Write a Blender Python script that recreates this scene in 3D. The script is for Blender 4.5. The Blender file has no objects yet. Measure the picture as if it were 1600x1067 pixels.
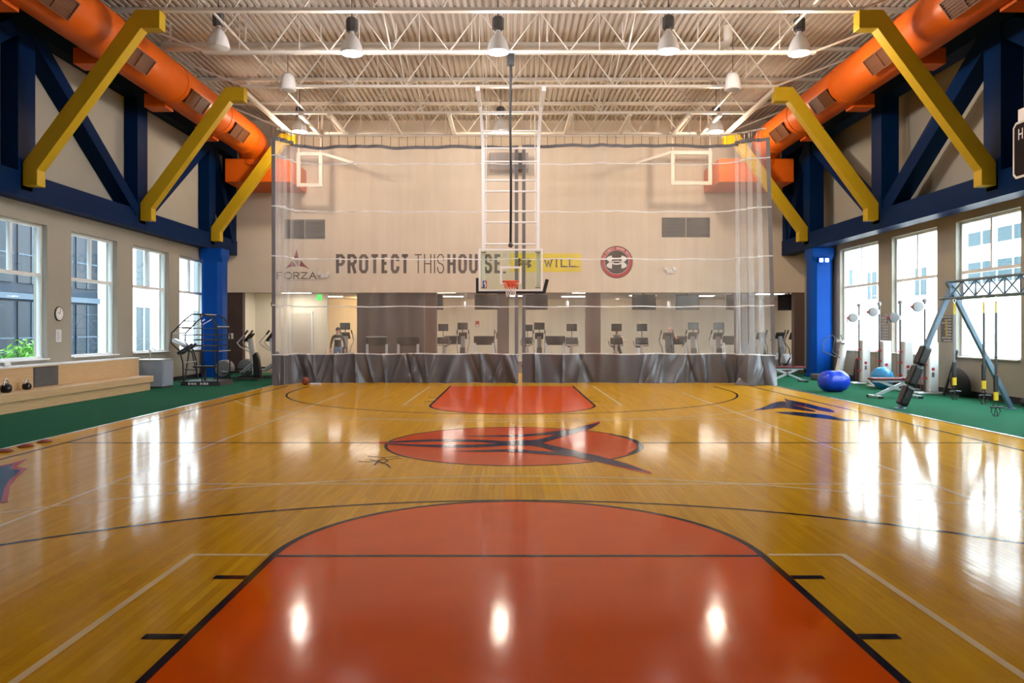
import bpy, bmesh, math, random
from mathutils import Vector, Matrix
random.seed(7)
S = bpy.context.scene
C = S.collection
PI = math.pi

# ------------------------------------------------------------------ camera
# metres; x right, y away from the camera, z up; the court's baseline is at y = 0
CAM_H, FOC, VX, VY = 1.69, 1195.0, 796.0, 515.0
cam_d = bpy.data.cameras.new('camera')
cam = bpy.data.objects.new('camera', cam_d); C.objects.link(cam)
cam.location = (0, 0, CAM_H); cam.rotation_euler = (PI/2, 0, 0)
cam_d.sensor_width = 36; cam_d.lens = 36*FOC/1600
cam_d.shift_x = (800-VX)/1600; cam_d.shift_y = (VY-533.5)/1600
cam_d.clip_end = 400; cam_d.clip_start = 0.05
S.camera = cam
def at(px, py, d):                       # point seen at a pixel, d metres away
    return Vector(((px-VX)/FOC*d, d, CAM_H-(py-VY)/FOC*d))
def fl(px, py):                          # floor point seen at a pixel
    d = FOC*CAM_H/(py-VY)
    return ((px-VX)/FOC*d, d)

# ------------------------------------------------------------------ sky, sun, exposure
W = bpy.data.worlds.new('world'); S.world = W; W.use_nodes = True
bg = W.node_tree.nodes['Background']
bg.inputs['Color'].default_value = (0.80, 0.92, 1.0, 1); bg.inputs['Strength'].default_value = 12.0
sun_d = bpy.data.lights.new('sun', 'SUN'); sun_d.energy = 20; sun_d.angle = 0.03; sun_d.color = (1, 0.97, 0.92)
sun = bpy.data.objects.new('sun', sun_d); C.objects.link(sun)
sun.rotation_euler = (math.radians(12), math.radians(-38), 0)
S.view_settings.view_transform = 'Standard'; S.view_settings.look = 'None'
S.view_settings.gamma = 1; S.view_settings.use_curve_mapping = False
S.view_settings.exposure = 0.45
S.cycles.max_bounces = 10; S.cycles.diffuse_bounces = 5; S.cycles.glossy_bounces = 4
S.cycles.transparent_max_bounces = 24; S.cycles.transmission_bounces = 6
S.cycles.sample_clamp_indirect = 8.0
S.cycles.caustics_reflective = False; S.cycles.caustics_refractive = False
LAMP_W, PANEL_E, LENS_E = 230.0, 18.0, 30.0

# ------------------------------------------------------------------ materials
M = {}
def mat(name, col, rough=0.6, metal=0.0, var=0.0, scale=8.0, bump=0.0, coat=0.0, spec=0.5, emit=0.0, ecol=None, stretch=None, trans=None):
    m = bpy.data.materials.new(name); m.use_nodes = True
    nt = m.node_tree; n = nt.nodes; b = n['Principled BSDF']
    b.inputs['Base Color'].default_value = (*col, 1); b.inputs['Roughness'].default_value = rough
    b.inputs['Metallic'].default_value = metal; b.inputs['Specular IOR Level'].default_value = spec
    if coat: b.inputs['Coat Weight'].default_value = coat; b.inputs['Coat Roughness'].default_value = 0.05
    if emit: b.inputs['Emission Color'].default_value = (*(ecol or col), 1); b.inputs['Emission Strength'].default_value = emit
    if var or bump:
        tc = n.new('ShaderNodeTexCoord'); no = n.new('ShaderNodeTexNoise'); no.inputs['Scale'].default_value = scale
        no.inputs['Detail'].default_value = 4
        if stretch:
            mp = n.new('ShaderNodeMapping'); mp.inputs['Scale'].default_value = stretch
            nt.links.new(tc.outputs['Object'], mp.inputs['Vector']); nt.links.new(mp.outputs['Vector'], no.inputs['Vector'])
        else:
            nt.links.new(tc.outputs['Object'], no.inputs['Vector'])
        if var:
            mx = n.new('ShaderNodeMix'); mx.data_type = 'RGBA'
            mx.inputs[6].default_value = (*[max(0, c*(1-var)) for c in col], 1); mx.inputs[7].default_value = (*[min(1, c*(1+var)) for c in col], 1)
            nt.links.new(no.outputs['Fac'], mx.inputs[0]); nt.links.new(mx.outputs[2], b.inputs['Base Color'])
        if bump:
            bp = n.new('ShaderNodeBump'); bp.inputs['Strength'].default_value = bump; bp.inputs['Distance'].default_value = 0.02
            nt.links.new(no.outputs['Fac'], bp.inputs['Height']); nt.links.new(bp.outputs['Normal'], b.inputs['Normal'])
    M[name] = m
    return m
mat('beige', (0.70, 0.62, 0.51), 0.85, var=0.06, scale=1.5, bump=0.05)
mat('beige_shaded', (0.34, 0.325, 0.275), 0.85, var=0.06, scale=1.5, bump=0.05)  # same wall beige, darkened in its colour for the shaded side walls
mat('deck_white', (0.47, 0.43, 0.385), 0.6, var=0.08, scale=2)
mat('steel_white', (0.62, 0.585, 0.53), 0.45, var=0.05, scale=3)
mat('navy', (0.0012, 0.014, 0.060), 0.42, spec=0.03, var=0.12, scale=3)
mat('column_blue', (0.001, 0.058, 0.33), 0.45, spec=0.1, var=0.1, scale=2)
mat('yellow', (0.45, 0.30, 0.008), 0.5, spec=0.25, var=0.06, scale=4)
mat('orange', (0.60, 0.105, 0.004), 0.42, spec=0.25, var=0.08, scale=2)
mat('grille_brown', (0.13, 0.045, 0.015), 0.5, var=0.1)
mat('turf', (0.014, 0.12, 0.062), 0.95, var=0.35, scale=60, bump=0.6, spec=0.1)
mat('rubber', (0.018, 0.018, 0.02), 0.6, var=0.2, scale=12)
mat('black', (0.012, 0.012, 0.014), 0.45, var=0.2, scale=12)
mat('black_gloss', (0.012, 0.012, 0.015), 0.2, var=0.1)
mat('dark_grey', (0.07, 0.07, 0.075), 0.55, var=0.15)
mat('mid_grey', (0.25, 0.26, 0.28), 0.5, var=0.1)
mat('silver', (0.62, 0.64, 0.67), 0.32, metal=0.7, var=0.06)
mat('bin_grey', (0.30, 0.36, 0.45), 0.5, var=0.06)
mat('white_paint', (0.80, 0.81, 0.82), 0.45, var=0.03)
mat('white_plastic', (0.78, 0.79, 0.80), 0.35, var=0.03)
mat('frame_white', (0.75, 0.80, 0.82), 0.4, var=0.03)
mat('bench_wood', (0.60, 0.42, 0.23), 0.5, var=0.22, scale=5, stretch=(6, 0.5, 8))
mat('brown', (0.060, 0.036, 0.032), 0.6, var=0.1, scale=3)
mat('brown_light', (0.13, 0.085, 0.075), 0.6, var=0.1, scale=3)
mat('room_wall', (0.80, 0.73, 0.60), 0.8, var=0.04, scale=2)
mat('room_floor', (0.16, 0.10, 0.075), 0.7, var=0.2, scale=6)
mat('tile', (0.62, 0.62, 0.60), 0.9, var=0.05, scale=20)
mat('panel_light', (1, 1, 1), 0.5, emit=PANEL_E, ecol=(1, 0.93, 0.82), var=0.001)
mat('lens_pink', (1, 1, 1), 0.4, emit=LENS_E, ecol=(1, 0.86, 0.96), var=0.001)
mat('lens_amber', (1, 1, 1), 0.4, emit=LENS_E*0.7, ecol=(1, 0.72, 0.45), var=0.001)
mat('reflector', (0.66, 0.66, 0.66), 0.35, var=0.04)
mat('board_black', (0.014, 0.010, 0.010), 0.6, spec=0.06, var=0.1)
mat('screen', (0.010, 0.012, 0.016), 0.18, var=0.1)
mat('screen_lit', (0.1, 0.3, 0.35), 0.3, emit=0.35, ecol=(0.3, 0.7, 0.8), var=0.05)
mat('red', (0.55, 0.03, 0.03), 0.5, var=0.06)
mat('pad_red', (0.16, 0.012, 0.018), 0.45, var=0.1)
mat('rim_orange', (0.75, 0.10, 0.03), 0.4, var=0.05)
mat('ball_blue', (0.010, 0.055, 0.62), 0.28, var=0.05)
mat('ball_light', (0.03, 0.30, 0.62), 0.35, var=0.05)
mat('ball_brown', (0.25, 0.06, 0.025), 0.6, var=0.1, scale=30)
mat('trx_yellow', (0.85, 0.62, 0.02), 0.6, var=0.05)
mat('frame_blue', (0.13, 0.21, 0.29), 0.4, metal=0.2, var=0.06)
mat('vinyl', (0.13, 0.138, 0.165), 0.24, var=0.12, scale=3)
mat('hem', (0.16, 0.16, 0.18), 0.6, var=0.1, scale=4)
mat('seam', (0.85, 0.86, 0.88), 0.6, var=0.03)
mat('skin', (0.55, 0.30, 0.21), 0.6, var=0.05)
mat('shirt_dark', (0.035, 0.05, 0.05), 0.8, var=0.1)
mat('shirt_grey', (0.12, 0.13, 0.15), 0.8, var=0.1)
mat('shorts_black', (0.02, 0.02, 0.025), 0.8, var=0.1)
mat('jeans', (0.14, 0.25, 0.50), 0.8, var=0.15, scale=30)
mat('hair', (0.025, 0.018, 0.014), 0.7, var=0.2, scale=40)
mat('text_dark', (0.050, 0.036, 0.036), 0.7, var=0.05)
mat('text_maroon', (0.22, 0.015, 0.03), 0.7, var=0.05)
mat('text_grey', (0.36, 0.35, 0.36), 0.7, var=0.05)
mat('text_white', (0.80, 0.80, 0.80), 0.7, var=0.02)
mat('text_pink', (0.75, 0.45, 0.45), 0.7, var=0.02)
mat('logo_red', (0.42, 0.02, 0.035), 0.7, var=0.05)
mat('sign_yellow', (0.75, 0.62, 0.03), 0.7, var=0.04)
mat('vent_grey', (0.13, 0.125, 0.12), 0.6, var=0.1)
mat('exit_green', (0.05, 0.6, 0.1), 0.4, emit=1.2, var=0.02)
mat('led', (1, 1, 1), 0.4, emit=6, ecol=(0.85, 0.95, 1), var=0.001)
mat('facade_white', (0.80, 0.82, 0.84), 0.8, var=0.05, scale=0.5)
mat('facade_shade', (0.018, 0.027, 0.040), 0.8, spec=0.1, var=0.12, scale=0.6)  # office wall and frame tones carry the block's shade in their colour
mat('facade_frame', (0.055, 0.078, 0.105), 0.6, spec=0.1, var=0.06)
mat('facade_glass', (0.004, 0.010, 0.018), 0.35, spec=0.08, var=0.5, scale=0.25)
mat('teal_glass', (0.008, 0.024, 0.032), 0.3, spec=0.08, var=0.3, scale=0.4)
mat('ground', (0.35, 0.34, 0.32), 0.9, var=0.15, scale=0.8)
mat('leaf', (0.16, 0.42, 0.06), 0.6, var=0.4, scale=4)
mat('bark', (0.09, 0.06, 0.04), 0.9, var=0.2)
mat('paper', (0.72, 0.74, 0.80), 0.8, var=0.06, scale=30)
mat('poster', (0.10, 0.12, 0.14), 0.6, var=0.6, scale=14)
mat('poster_ink', (0.45, 0.46, 0.46), 0.7, var=0.3, scale=20)
mat('poster_yellow', (0.5, 0.42, 0.10), 0.7, var=0.1)
mat('nba_blue', (0.02, 0.10, 0.45), 0.5, var=0.03)
mat('baseboard', (0.010, 0.011, 0.013), 0.5, var=0.1)
mat('strip_metal', (0.80, 0.80, 0.78), 0.22, metal=0.85, var=0.05)
mat('door_cream', (0.60, 0.54, 0.45), 0.6, var=0.03)

def thin_glass(name, tint, fac, rough=0.02):
    m = bpy.data.materials.new(name); m.use_nodes = True; nt = m.node_tree; n = nt.nodes; n.clear()
    out = n.new('ShaderNodeOutputMaterial'); t = n.new('ShaderNodeBsdfTransparent'); g = n.new('ShaderNodeBsdfGlossy')
    t.inputs['Color'].default_value = (*tint, 1); g.inputs['Roughness'].default_value = rough
    fr = n.new('ShaderNodeLayerWeight'); fr.inputs['Blend'].default_value = 0.5       # Schlick-like, the same from both sides
    pw = n.new('ShaderNodeMath'); pw.operation = 'POWER'; pw.inputs[1].default_value = 5.0; nt.links.new(fr.outputs['Facing'], pw.inputs[0])
    mu = n.new('ShaderNodeMath'); mu.operation = 'MULTIPLY_ADD'; mu.inputs[1].default_value = fac; mu.inputs[2].default_value = 0.04
    mx = n.new('ShaderNodeMixShader')
    nt.links.new(pw.outputs[0], mu.inputs[0]); nt.links.new(mu.outputs[0], mx.inputs[0])
    nt.links.new(t.outputs[0], mx.inputs[1]); nt.links.new(g.outputs[0], mx.inputs[2]); nt.links.new(mx.outputs[0], out.inputs[0])
    M[name] = m
thin_glass('window_glass', (0.95, 0.985, 0.99), 0.6)
thin_glass('board_glass', (0.92, 0.97, 0.92), 0.6)

def netting(name, opacity):
    # woven see-through mesh: fine threads with holes between them
    m = bpy.data.materials.new(name); m.use_nodes = True; nt = m.node_tree; n = nt.nodes; n.clear()
    out = n.new('ShaderNodeOutputMaterial'); t = n.new('ShaderNodeBsdfTransparent'); d = n.new('ShaderNodeBsdfDiffuse'); tr = n.new('ShaderNodeBsdfTranslucent')
    tc = n.new('ShaderNodeTexCoord'); mp = n.new('ShaderNodeMapping'); mp.inputs['Scale'].default_value = (3.5, 3.5, 0.12)
    no = n.new('ShaderNodeTexNoise'); no.inputs['Scale'].default_value = 1.0; no.inputs['Detail'].default_value = 3
    rg = n.new('ShaderNodeMapRange'); rg.inputs[1].default_value = 0.3; rg.inputs[2].default_value = 0.7
    rg.inputs[3].default_value = opacity*0.65; rg.inputs[4].default_value = opacity*1.35
    d.inputs['Color'].default_value = (0.82, 0.85, 0.90, 1); tr.inputs['Color'].default_value = (0.82, 0.85, 0.90, 1)
    m1 = n.new('ShaderNodeMixShader'); m1.inputs[0].default_value = 0.4; m2 = n.new('ShaderNodeMixShader')
    L = nt.links.new
    L(tc.outputs['Object'], mp.inputs[0]); L(mp.outputs[0], no.inputs['Vector']); L(no.outputs['Fac'], rg.inputs[0])
    L(d.outputs[0], m1.inputs[1]); L(tr.outputs[0], m1.inputs[2]); L(rg.outputs[0], m2.inputs[0])
    L(t.outputs[0], m2.inputs[1]); L(m1.outputs[0], m2.inputs[2]); L(m2.outputs[0], out.inputs[0])
    M[name] = m
netting('netting', 0.17)

def wood(name):
    m = bpy.data.materials.new(name); m.use_nodes = True; nt = m.node_tree; n = nt.nodes; b = n['Principled BSDF']; L = nt.links.new
    tc = n.new('ShaderNodeNewGeometry'); mp = n.new('ShaderNodeMapping'); mp.inputs['Scale'].default_value = (45, 2.2, 1)
    no = n.new('ShaderNodeTexNoise'); no.inputs['Scale'].default_value = 1; no.inputs['Detail'].default_value = 5
    at_ = n.new('ShaderNodeAttribute'); at_.attribute_name = 'tone'
    ad = n.new('ShaderNodeMath'); ad.operation = 'MULTIPLY_ADD'; ad.inputs[1].default_value = 0.30
    cr = n.new('ShaderNodeValToRGB'); e = cr.color_ramp.elements
    e[0].position = 0.15; e[0].color = (0.50, 0.245, 0.006, 1); e[1].position = 1.05; e[1].color = (0.74, 0.41, 0.018, 1)
    L(tc.outputs['Position'], mp.inputs[0]); L(mp.outputs[0], no.inputs['Vector']); L(no.outputs['Fac'], ad.inputs[0])
    L(at_.outputs['Fac'], ad.inputs[2]); L(ad.outputs[0], cr.inputs[0]); L(cr.outputs[0], b.inputs['Base Color'])
    court_gloss(nt, b)
    M[name] = m
def court_gloss(nt, b):
    # worn polyurethane: glossy coat, faintly wavy, roughness varied by scuffs
    n = nt.nodes; L = nt.links.new
    g = n.new('ShaderNodeNewGeometry'); no = n.new('ShaderNodeTexNoise'); no.inputs['Scale'].default_value = 3.0; no.inputs['Detail'].default_value = 6
    L(g.outputs['Position'], no.inputs['Vector'])
    mr = n.new('ShaderNodeMapRange'); mr.inputs[3].default_value = 0.05; mr.inputs[4].default_value = 0.15; L(no.outputs['Fac'], mr.inputs[0])
    mp = n.new('ShaderNodeMapping'); mp.inputs['Scale'].default_value = (14, 3, 1); n2 = n.new('ShaderNodeTexNoise'); n2.inputs['Scale'].default_value = 1.0; n2.inputs['Detail'].default_value = 2
    L(g.outputs['Position'], mp.inputs[0]); L(mp.outputs[0], n2.inputs['Vector'])
    bp = n.new('ShaderNodeBump'); bp.inputs['Strength'].default_value = 0.05; bp.inputs['Distance'].default_value = 0.01; L(n2.outputs['Fac'], bp.inputs['Height'])
    b.inputs['Roughness'].default_value = 0.45; b.inputs['Specular IOR Level'].default_value = 0.0
    b.inputs['Coat Weight'].default_value = 0.54; b.inputs['Coat IOR'].default_value = 1.5
    L(mr.outputs[0], b.inputs['Coat Roughness']); L(bp.outputs[0], b.inputs['Coat Normal'])
wood('court_wood')
def paint(name, col, var=0.1):
    m = mat(name, col, 0.45, var=var, scale=2.5); court_gloss(m.node_tree, m.node_tree.nodes['Principled BSDF'])
paint('paint_key', (0.70, 0.088, 0.002)); paint('paint_circle', (0.58, 0.070, 0.008))
paint('paint_black', (0.012, 0.012, 0.022)); paint('paint_navy', (0.010, 0.016, 0.060)); paint('paint_red', (0.45, 0.03, 0.02)); paint('paint_white', (0.76, 0.60, 0.33), 0.2)

# ------------------------------------------------------------------ mesh helpers
class MB:
    def __init__(s): s.v = []; s.f = []
    def add(s, vs, fs):
        k = len(s.v); s.v += [tuple(v) for v in vs]; s.f += [tuple(i+k for i in f) for f in fs]; return s
    def box(s, x0, x1, y0, y1, z0, z1):
        return s.add([(x0,y0,z0),(x1,y0,z0),(x1,y1,z0),(x0,y1,z0),(x0,y0,z1),(x1,y0,z1),(x1,y1,z1),(x0,y1,z1)],
                     [(3,2,1,0),(4,5,6,7),(0,1,5,4),(1,2,6,5),(2,3,7,6),(3,0,4,7)])
    def bar(s, p, q, w, h, up=(0,0,1)):          # rectangular member from p to q
        p = Vector(p); q = Vector(q); d = (q-p).normalized(); u = Vector(up)
        if abs(d.dot(u)) > 0.98: u = Vector((0,1,0))
        x = d.cross(u).normalized()*w/2; y = x.cross(d).normalized()*h/2
        return s.add([p-x-y,p+x-y,p+x+y,p-x+y,q-x-y,q+x-y,q+x+y,q-x+y],[(3,2,1,0),(4,5,6,7),(0,1,5,4),(1,2,6,5),(2,3,7,6),(3,0,4,7)])
    def tube(s, pts, r, n=8, closed=False, cap=True):
        P = [Vector(p) for p in pts]; N = len(P); R = r if isinstance(r, (list, tuple)) else [r]*N
        rings = []; ref = None
        for i in range(N):
            a = P[i-1] if (i > 0 or closed) else P[i]; b = P[(i+1) % N] if (i < N-1 or closed) else P[i]
            t = (b-a).normalized()
            if ref is None: ref = Vector((0,0,1)) if abs(t.z) < 0.9 else Vector((1,0,0))
            x = ref - t*ref.dot(t)
            if x.length < 1e-5: x = Vector((1,0,0))
            x.normalize(); y = t.cross(x); ref = x
            rings.append([P[i]+(x*math.cos(2*PI*k/n)+y*math.sin(2*PI*k/n))*R[i] for k in range(n)])
        vs = [v for g in rings for v in g]; fs = []
        for i in range(N if closed else N-1):
            j = (i+1) % N
            for k in range(n): fs.append((i*n+k, i*n+(k+1)%n, j*n+(k+1)%n, j*n+k))
        if cap and not closed: fs += [tuple(reversed(range(n))), tuple((N-1)*n+k for k in range(n))]
        return s.add(vs, fs)
    def lathe(s, prof, n=20, c=(0,0,0), mtx=None):
        vs = []; fs = []; m = mtx or Matrix.Identity(3); c = Vector(c); N = len(prof)
        for r, z in prof:
            for k in range(n): vs.append(c + m @ Vector((r*math.cos(2*PI*k/n), r*math.sin(2*PI*k/n), z)))
        for i in range(N-1):
            for k in range(n): fs.append((i*n+k, i*n+(k+1)%n, (i+1)*n+(k+1)%n, (i+1)*n+k))
        if prof[0][0] > 1e-4: fs.append(tuple(reversed(range(n))))
        if prof[-1][0] > 1e-4: fs.append(tuple((N-1)*n+k for k in range(n)))
        return s.add(vs, fs)
    def ball(s, c, r, n=16, m=10):
        r = r if isinstance(r, (tuple, list)) else (r, r, r); c = Vector(c); vs = [c+Vector((0,0,-r[2]))]; fs = []
        for i in range(1, m):
            a = -PI/2+PI*i/m
            for k in range(n): vs.append(c+Vector((r[0]*math.cos(a)*math.cos(2*PI*k/n), r[1]*math.cos(a)*math.sin(2*PI*k/n), r[2]*math.sin(a))))
        vs.append(c+Vector((0,0,r[2]))); L = len(vs)-1
        for k in range(n):
            fs.append((0, 1+(k+1)%n, 1+k)); fs.append((L, 1+(m-2)*n+k, 1+(m-2)*n+(k+1)%n))
            for i in range(m-2): fs.append((1+i*n+k, 1+i*n+(k+1)%n, 1+(i+1)*n+(k+1)%n, 1+(i+1)*n+k))
        return s.add(vs, fs)
    def prism(s, pts, fn, d):                    # 2D outline mapped by fn(u, v, w), thickness d
        n = len(pts); vs = [fn(u, v, 0) for u, v in pts]+[fn(u, v, d) for u, v in pts]
        fs = [tuple(range(n)), tuple(reversed(range(n, 2*n)))]+[(i, (i+1)%n+0, (i+1)%n+n, i+n) for i in range(n)]
        return s.add(vs, fs)
    def build(s, name, m, parent=None, smooth=False, bevel=0.0, loc=None):
        me = bpy.data.meshes.new(name); me.from_pydata(s.v, [], s.f)
        bm = bmesh.new(); bm.from_mesh(me); bmesh.ops.recalc_face_normals(bm, faces=bm.faces); bm.to_mesh(me); bm.free()
        if m: me.materials.append(M[m])
        if smooth:
            me.polygons.foreach_set('use_smooth', [True]*len(me.polygons)); me.set_sharp_from_angle(angle=math.radians(40))
        o = bpy.data.objects.new(name, me); C.objects.link(o)
        if parent: o.parent = parent
        if loc: o.location = loc
        if bevel:
            b = o.modifiers.new('bevel', 'BEVEL'); b.width = bevel; b.segments = 2; b.limit_method = 'ANGLE'
        return o
def B(*a): return MB().box(*a)
def empty(name, loc=(0,0,0), rz=0.0):
    o = bpy.data.objects.new(name, None); C.objects.link(o); o.location = loc; o.rotation_euler = (0,0,rz); o.empty_display_size = 0.1
    return o
def tag(o, label, cat, group=None, kind=None):
    o['label'] = label; o['category'] = cat
    if group: o['group'] = group
    if kind: o['kind'] = kind
    return o
def struct(o, label=None):
    o['kind'] = 'structure'
    if label: o['label'] = label
    return o
def thing(name, label, cat, loc=(0,0,0), rz=0.0, group=None): return tag(empty(name, loc, rz), label, cat, group)
def copy_tree(o, parent=None):
    c = o.copy(); C.objects.link(c); c.parent = parent
    for ch in list(o.children): copy_tree(ch, c)
    return c

# stroke lettering: centre lines of each letter in a unit box
GL = {'P': [[(0,0),(0,1),(.7,1),(1,.86),(1,.6),(.7,.45),(0,.45)]], 'R': [[(0,0),(0,1),(.7,1),(1,.86),(1,.62),(.7,.48),(0,.48)],[(.55,.48),(1,0)]],
 'O': [[(0,.16),(0,.84),(.28,1),(.72,1),(1,.84),(1,.16),(.72,0),(.28,0),(0,.16)]], 'T': [[(0,1),(1,1)],[(.5,1),(.5,0)]],
 'E': [[(1,1),(0,1),(0,0),(1,0)],[(0,.52),(.85,.52)]], 'C': [[(1,.66),(1,.84),(.72,1),(.28,1),(0,.84),(0,.16),(.28,0),(.72,0),(1,.16),(1,.34)]],
 'H': [[(0,0),(0,1)],[(1,0),(1,1)],[(0,.5),(1,.5)]], 'I': [[(.5,0),(.5,1)]],
 'S': [[(1,.68),(1,.85),(.72,1),(.28,1),(0,.86),(0,.68),(.2,.54),(.8,.46),(1,.32),(1,.14),(.72,0),(.28,0),(0,.15),(0,.32)]],
 'U': [[(0,1),(0,.16),(.28,0),(.72,0),(1,.16),(1,1)]], 'F': [[(1,1),(0,1),(0,0)],[(0,.5),(.8,.5)]], 'Z': [[(0,1),(1,1),(0,0),(1,0)]],
 'A': [[(0,0),(.5,1),(1,0)],[(.2,.36),(.8,.36)]], 'W': [[(0,1),(.27,0),(.5,.8),(.73,0),(1,1)]], 'L': [[(0,1),(0,0),(1,0)]],
 'M': [[(0,0),(0,1),(.5,.3),(1,1),(1,0)]], 'X': [[(0,0),(1,1)],[(0,1),(1,0)]], '.': [[(0,0),(0,.02)]]}
def ribbon(mb, pts, w, fn):
    n = len(pts); Lf = []; Rt = []
    closed = pts[0] == pts[-1]
    for i in range(n):
        a = pts[i-1] if i > 0 else (pts[-2] if closed else None); b = pts[i+1] if i < n-1 else (pts[1] if closed else None); p = pts[i]
        def nrm(u, v):
            dx, dy = v[0]-u[0], v[1]-u[1]; l = math.hypot(dx, dy) or 1; return (-dy/l, dx/l)
        if a is None: nx, ny = nrm(p, b); k = 1
        elif b is None: nx, ny = nrm(a, p); k = 1
        else:
            n1, n2 = nrm(a, p), nrm(p, b); nx, ny = n1[0]+n2[0], n1[1]+n2[1]; l = math.hypot(nx, ny) or 1; nx, ny = nx/l, ny/l
            k = min(1/max(0.25, nx*n1[0]+ny*n1[1]), 2.2)
        Lf.append((p[0]+nx*w/2*k, p[1]+ny*w/2*k)); Rt.append((p[0]-nx*w/2*k, p[1]-ny*w/2*k))
    vs = [fn(*q) for q in Lf]+[fn(*q) for q in Rt]
    mb.add(vs, [(i, i+1, n+i+1, n+i) for i in range(n-1)])
def letter(mb, ch, u0, u1, v0, v1, sw, fn, serif=0.0):
    g = GL[ch]; W_ = max(u1-u0-sw, 1e-4); H_ = v1-v0
    for line in g:
        pts = [(u0+sw/2+x*W_, v0+min(max(y*H_, sw/2 if y < .99 and y > 0 or y in (0,) and False else 0), H_)) for x, y in line]
        # keep horizontal strokes inside the letter height
        q = []
        for (x, y), (gx, gy) in zip(pts, line): q.append((x, v0+sw/2+gy*(H_-sw)))
        ends = [0, -1] if line[0] != line[-1] else []
        for e in ends:                              # stretch free vertical ends to the full height
            o = 1 if e == 0 else -2
            if abs(line[e][0]-line[o][0]) < abs(line[e][1]-line[o][1])*1.2 and line[e][1] in (0, 1):
                q[e] = (q[e][0], v0 if line[e][1] == 0 else v1)
        ribbon(mb, q, sw, fn)
        if serif:
            for e in ends:
                if line[e][1] in (0, 1): ribbon(mb, [(q[e][0]-serif, v0+sw*.3 if line[e][1] == 0 else v1-sw*.3), (q[e][0]+serif, v0+sw*.3 if line[e][1] == 0 else v1-sw*.3)], sw*.6, fn)

# ================================================================== THE SETTING
XL, XR, YB, YN, ZD = -11.0, 11.5, 29.8, -4.0, 9.83       # side walls, back wall, wall behind the camera, roof deck
WX0, WX1 = -7.14, 7.95                                   # wooden court between the turf strips
X0 = 0.065                                               # axis of the court
JB = 8.67                                                # underside of the roof joists

# floor: base, boards laid along the court, painted markings
floor = struct(empty('floor'), 'glossy amber maple court floor')
B(WX0, WX1, YN, YB, -0.06, -0.012).build('floor_base', 'brown', floor)
BW = 0.0572
boards = []
nx = int((WX1-WX0)/BW)
rb = random.Random(3)
for i in range(nx):
    x = WX0+i*BW; y = YN-rb.random()*1.5
    while y < YB:
        l = rb.uniform(0.5, 2.0); y1 = min(y+l, YB)
        boards.append((x, max(y, YN), y1, rb.gauss(0.45, 0.10))); y = y1
def in_key(x, y): return abs(x-X0) < 1.9 and (y < 5.7 or (x-X0)**2+(y-5.71)**2 < 1.9**2)
def near(b):
    x, y0, y1, t = b; yc = (y0+y1)/2
    if yc < 3.2 or abs(x) > 0.66*yc or in_key(x, yc): return 1e9
    return yc
order = sorted(range(len(boards)), key=lambda i: near(boards[i]))
single = set(order[:300])
def board_mesh(mb, b):
    x, y0, y1, t = b; g = 0.0005
    mb.add([(x+g,y0+g,0),(x+BW-g,y0+g,0),(x+BW-g,y1-g,0),(x+g,y1-g,0),(x+g,y0+g,-.012),(x+BW-g,y0+g,-.012),(x+BW-g,y1-g,-.012),(x+g,y1-g,-.012)],
           [(0,1,2,3),(0,4,5,1),(1,5,6,2),(2,6,7,3),(3,7,4,0)])
def set_tone(o, tones, per):
    a = o.data.attributes.new('tone', 'FLOAT', 'FACE'); a.data.foreach_set('value', [t for t in tones for _ in range(per)])
mb = MB(); tones = []
for i, b in enumerate(boards):
    if i in single:
        m1 = MB(); board_mesh(m1, b); o = m1.build('floor_board', 'court_wood', floor); set_tone(o, [b[3]], 5)
    else: board_mesh(mb, b); tones.append(b[3])
o = mb.build('floor_boards', 'court_wood', floor); set_tone(o, tones, 5); o['kind'] = 'stuff'

def flat(name, polys, m, z):
    mb = MB()
    for p in polys: mb.add([(x, y, z) for x, y in p], [tuple(range(len(p)))])
    return mb.build(name, m, floor)
def arc(cx, cy, r, a0, a1, n=64): return [(cx+r*math.cos(a0+(a1-a0)*i/n), cy+r*math.sin(a0+(a1-a0)*i/n)) for i in range(n+1)]
def line(name, pts, m, z=0.0022, w=0.05):
    mb = MB(); ribbon(mb, pts, w, lambda u, v: (u, v, z)); return mb.build(name, m, floor)
KW, FT, RC, HC = 1.83, 5.71, 1.83, 11.42
FT2, BL2 = 2*HC-FT, 2*HC+0.02
flat('painted_key', [[(X0-KW, -0.02), (X0+KW, -0.02)]+arc(X0, FT, RC, 0, PI)], 'paint_key', 0.0011)
flat('painted_key', [[(X0+KW, BL2), (X0-KW, BL2)]+arc(X0, FT2, RC, PI, 2*PI)], 'paint_key', 0.0011)
line('key_outline', [(X0+KW, -0.02)]+arc(X0, FT, RC, 0, PI)+[(X0-KW, -0.02)], 'paint_black', 0.0023, 0.055)
line('key_outline', [(X0+KW, BL2)]+arc(X0, FT2, RC, 0, -PI)+[(X0-KW, BL2)], 'paint_black', 0.0023, 0.055)
line('free_throw_line', [(X0-KW, FT), (X0+KW, FT)], 'paint_black', 0.0026)
line('free_throw_line', [(X0-KW, FT2), (X0+KW, FT2)], 'paint_key', 0.0026)
for s in (-1, 1):
    for yy in (5.22, 4.21, 3.3, 18.0, 19.0):
        line('lane_mark', [(X0+s*(KW+0.03), yy), (X0+s*(KW+0.25), yy)], 'paint_black', 0.0024, 0.07)
    for f, b0 in ((FT+0.03, 0.0), (FT2-0.03, BL2)):
        line('lane_line', [(X0+s*(KW+0.05), f), (X0+s*2.44, f), (X0+s*2.44, b0)], 'paint_white', 0.0018)
    line('volleyball_side_line', [(0.115+s*4.5, 2.4), (0.115+s*4.5, 20.4)], 'paint_white', 0.0016, 0.05)
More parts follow.
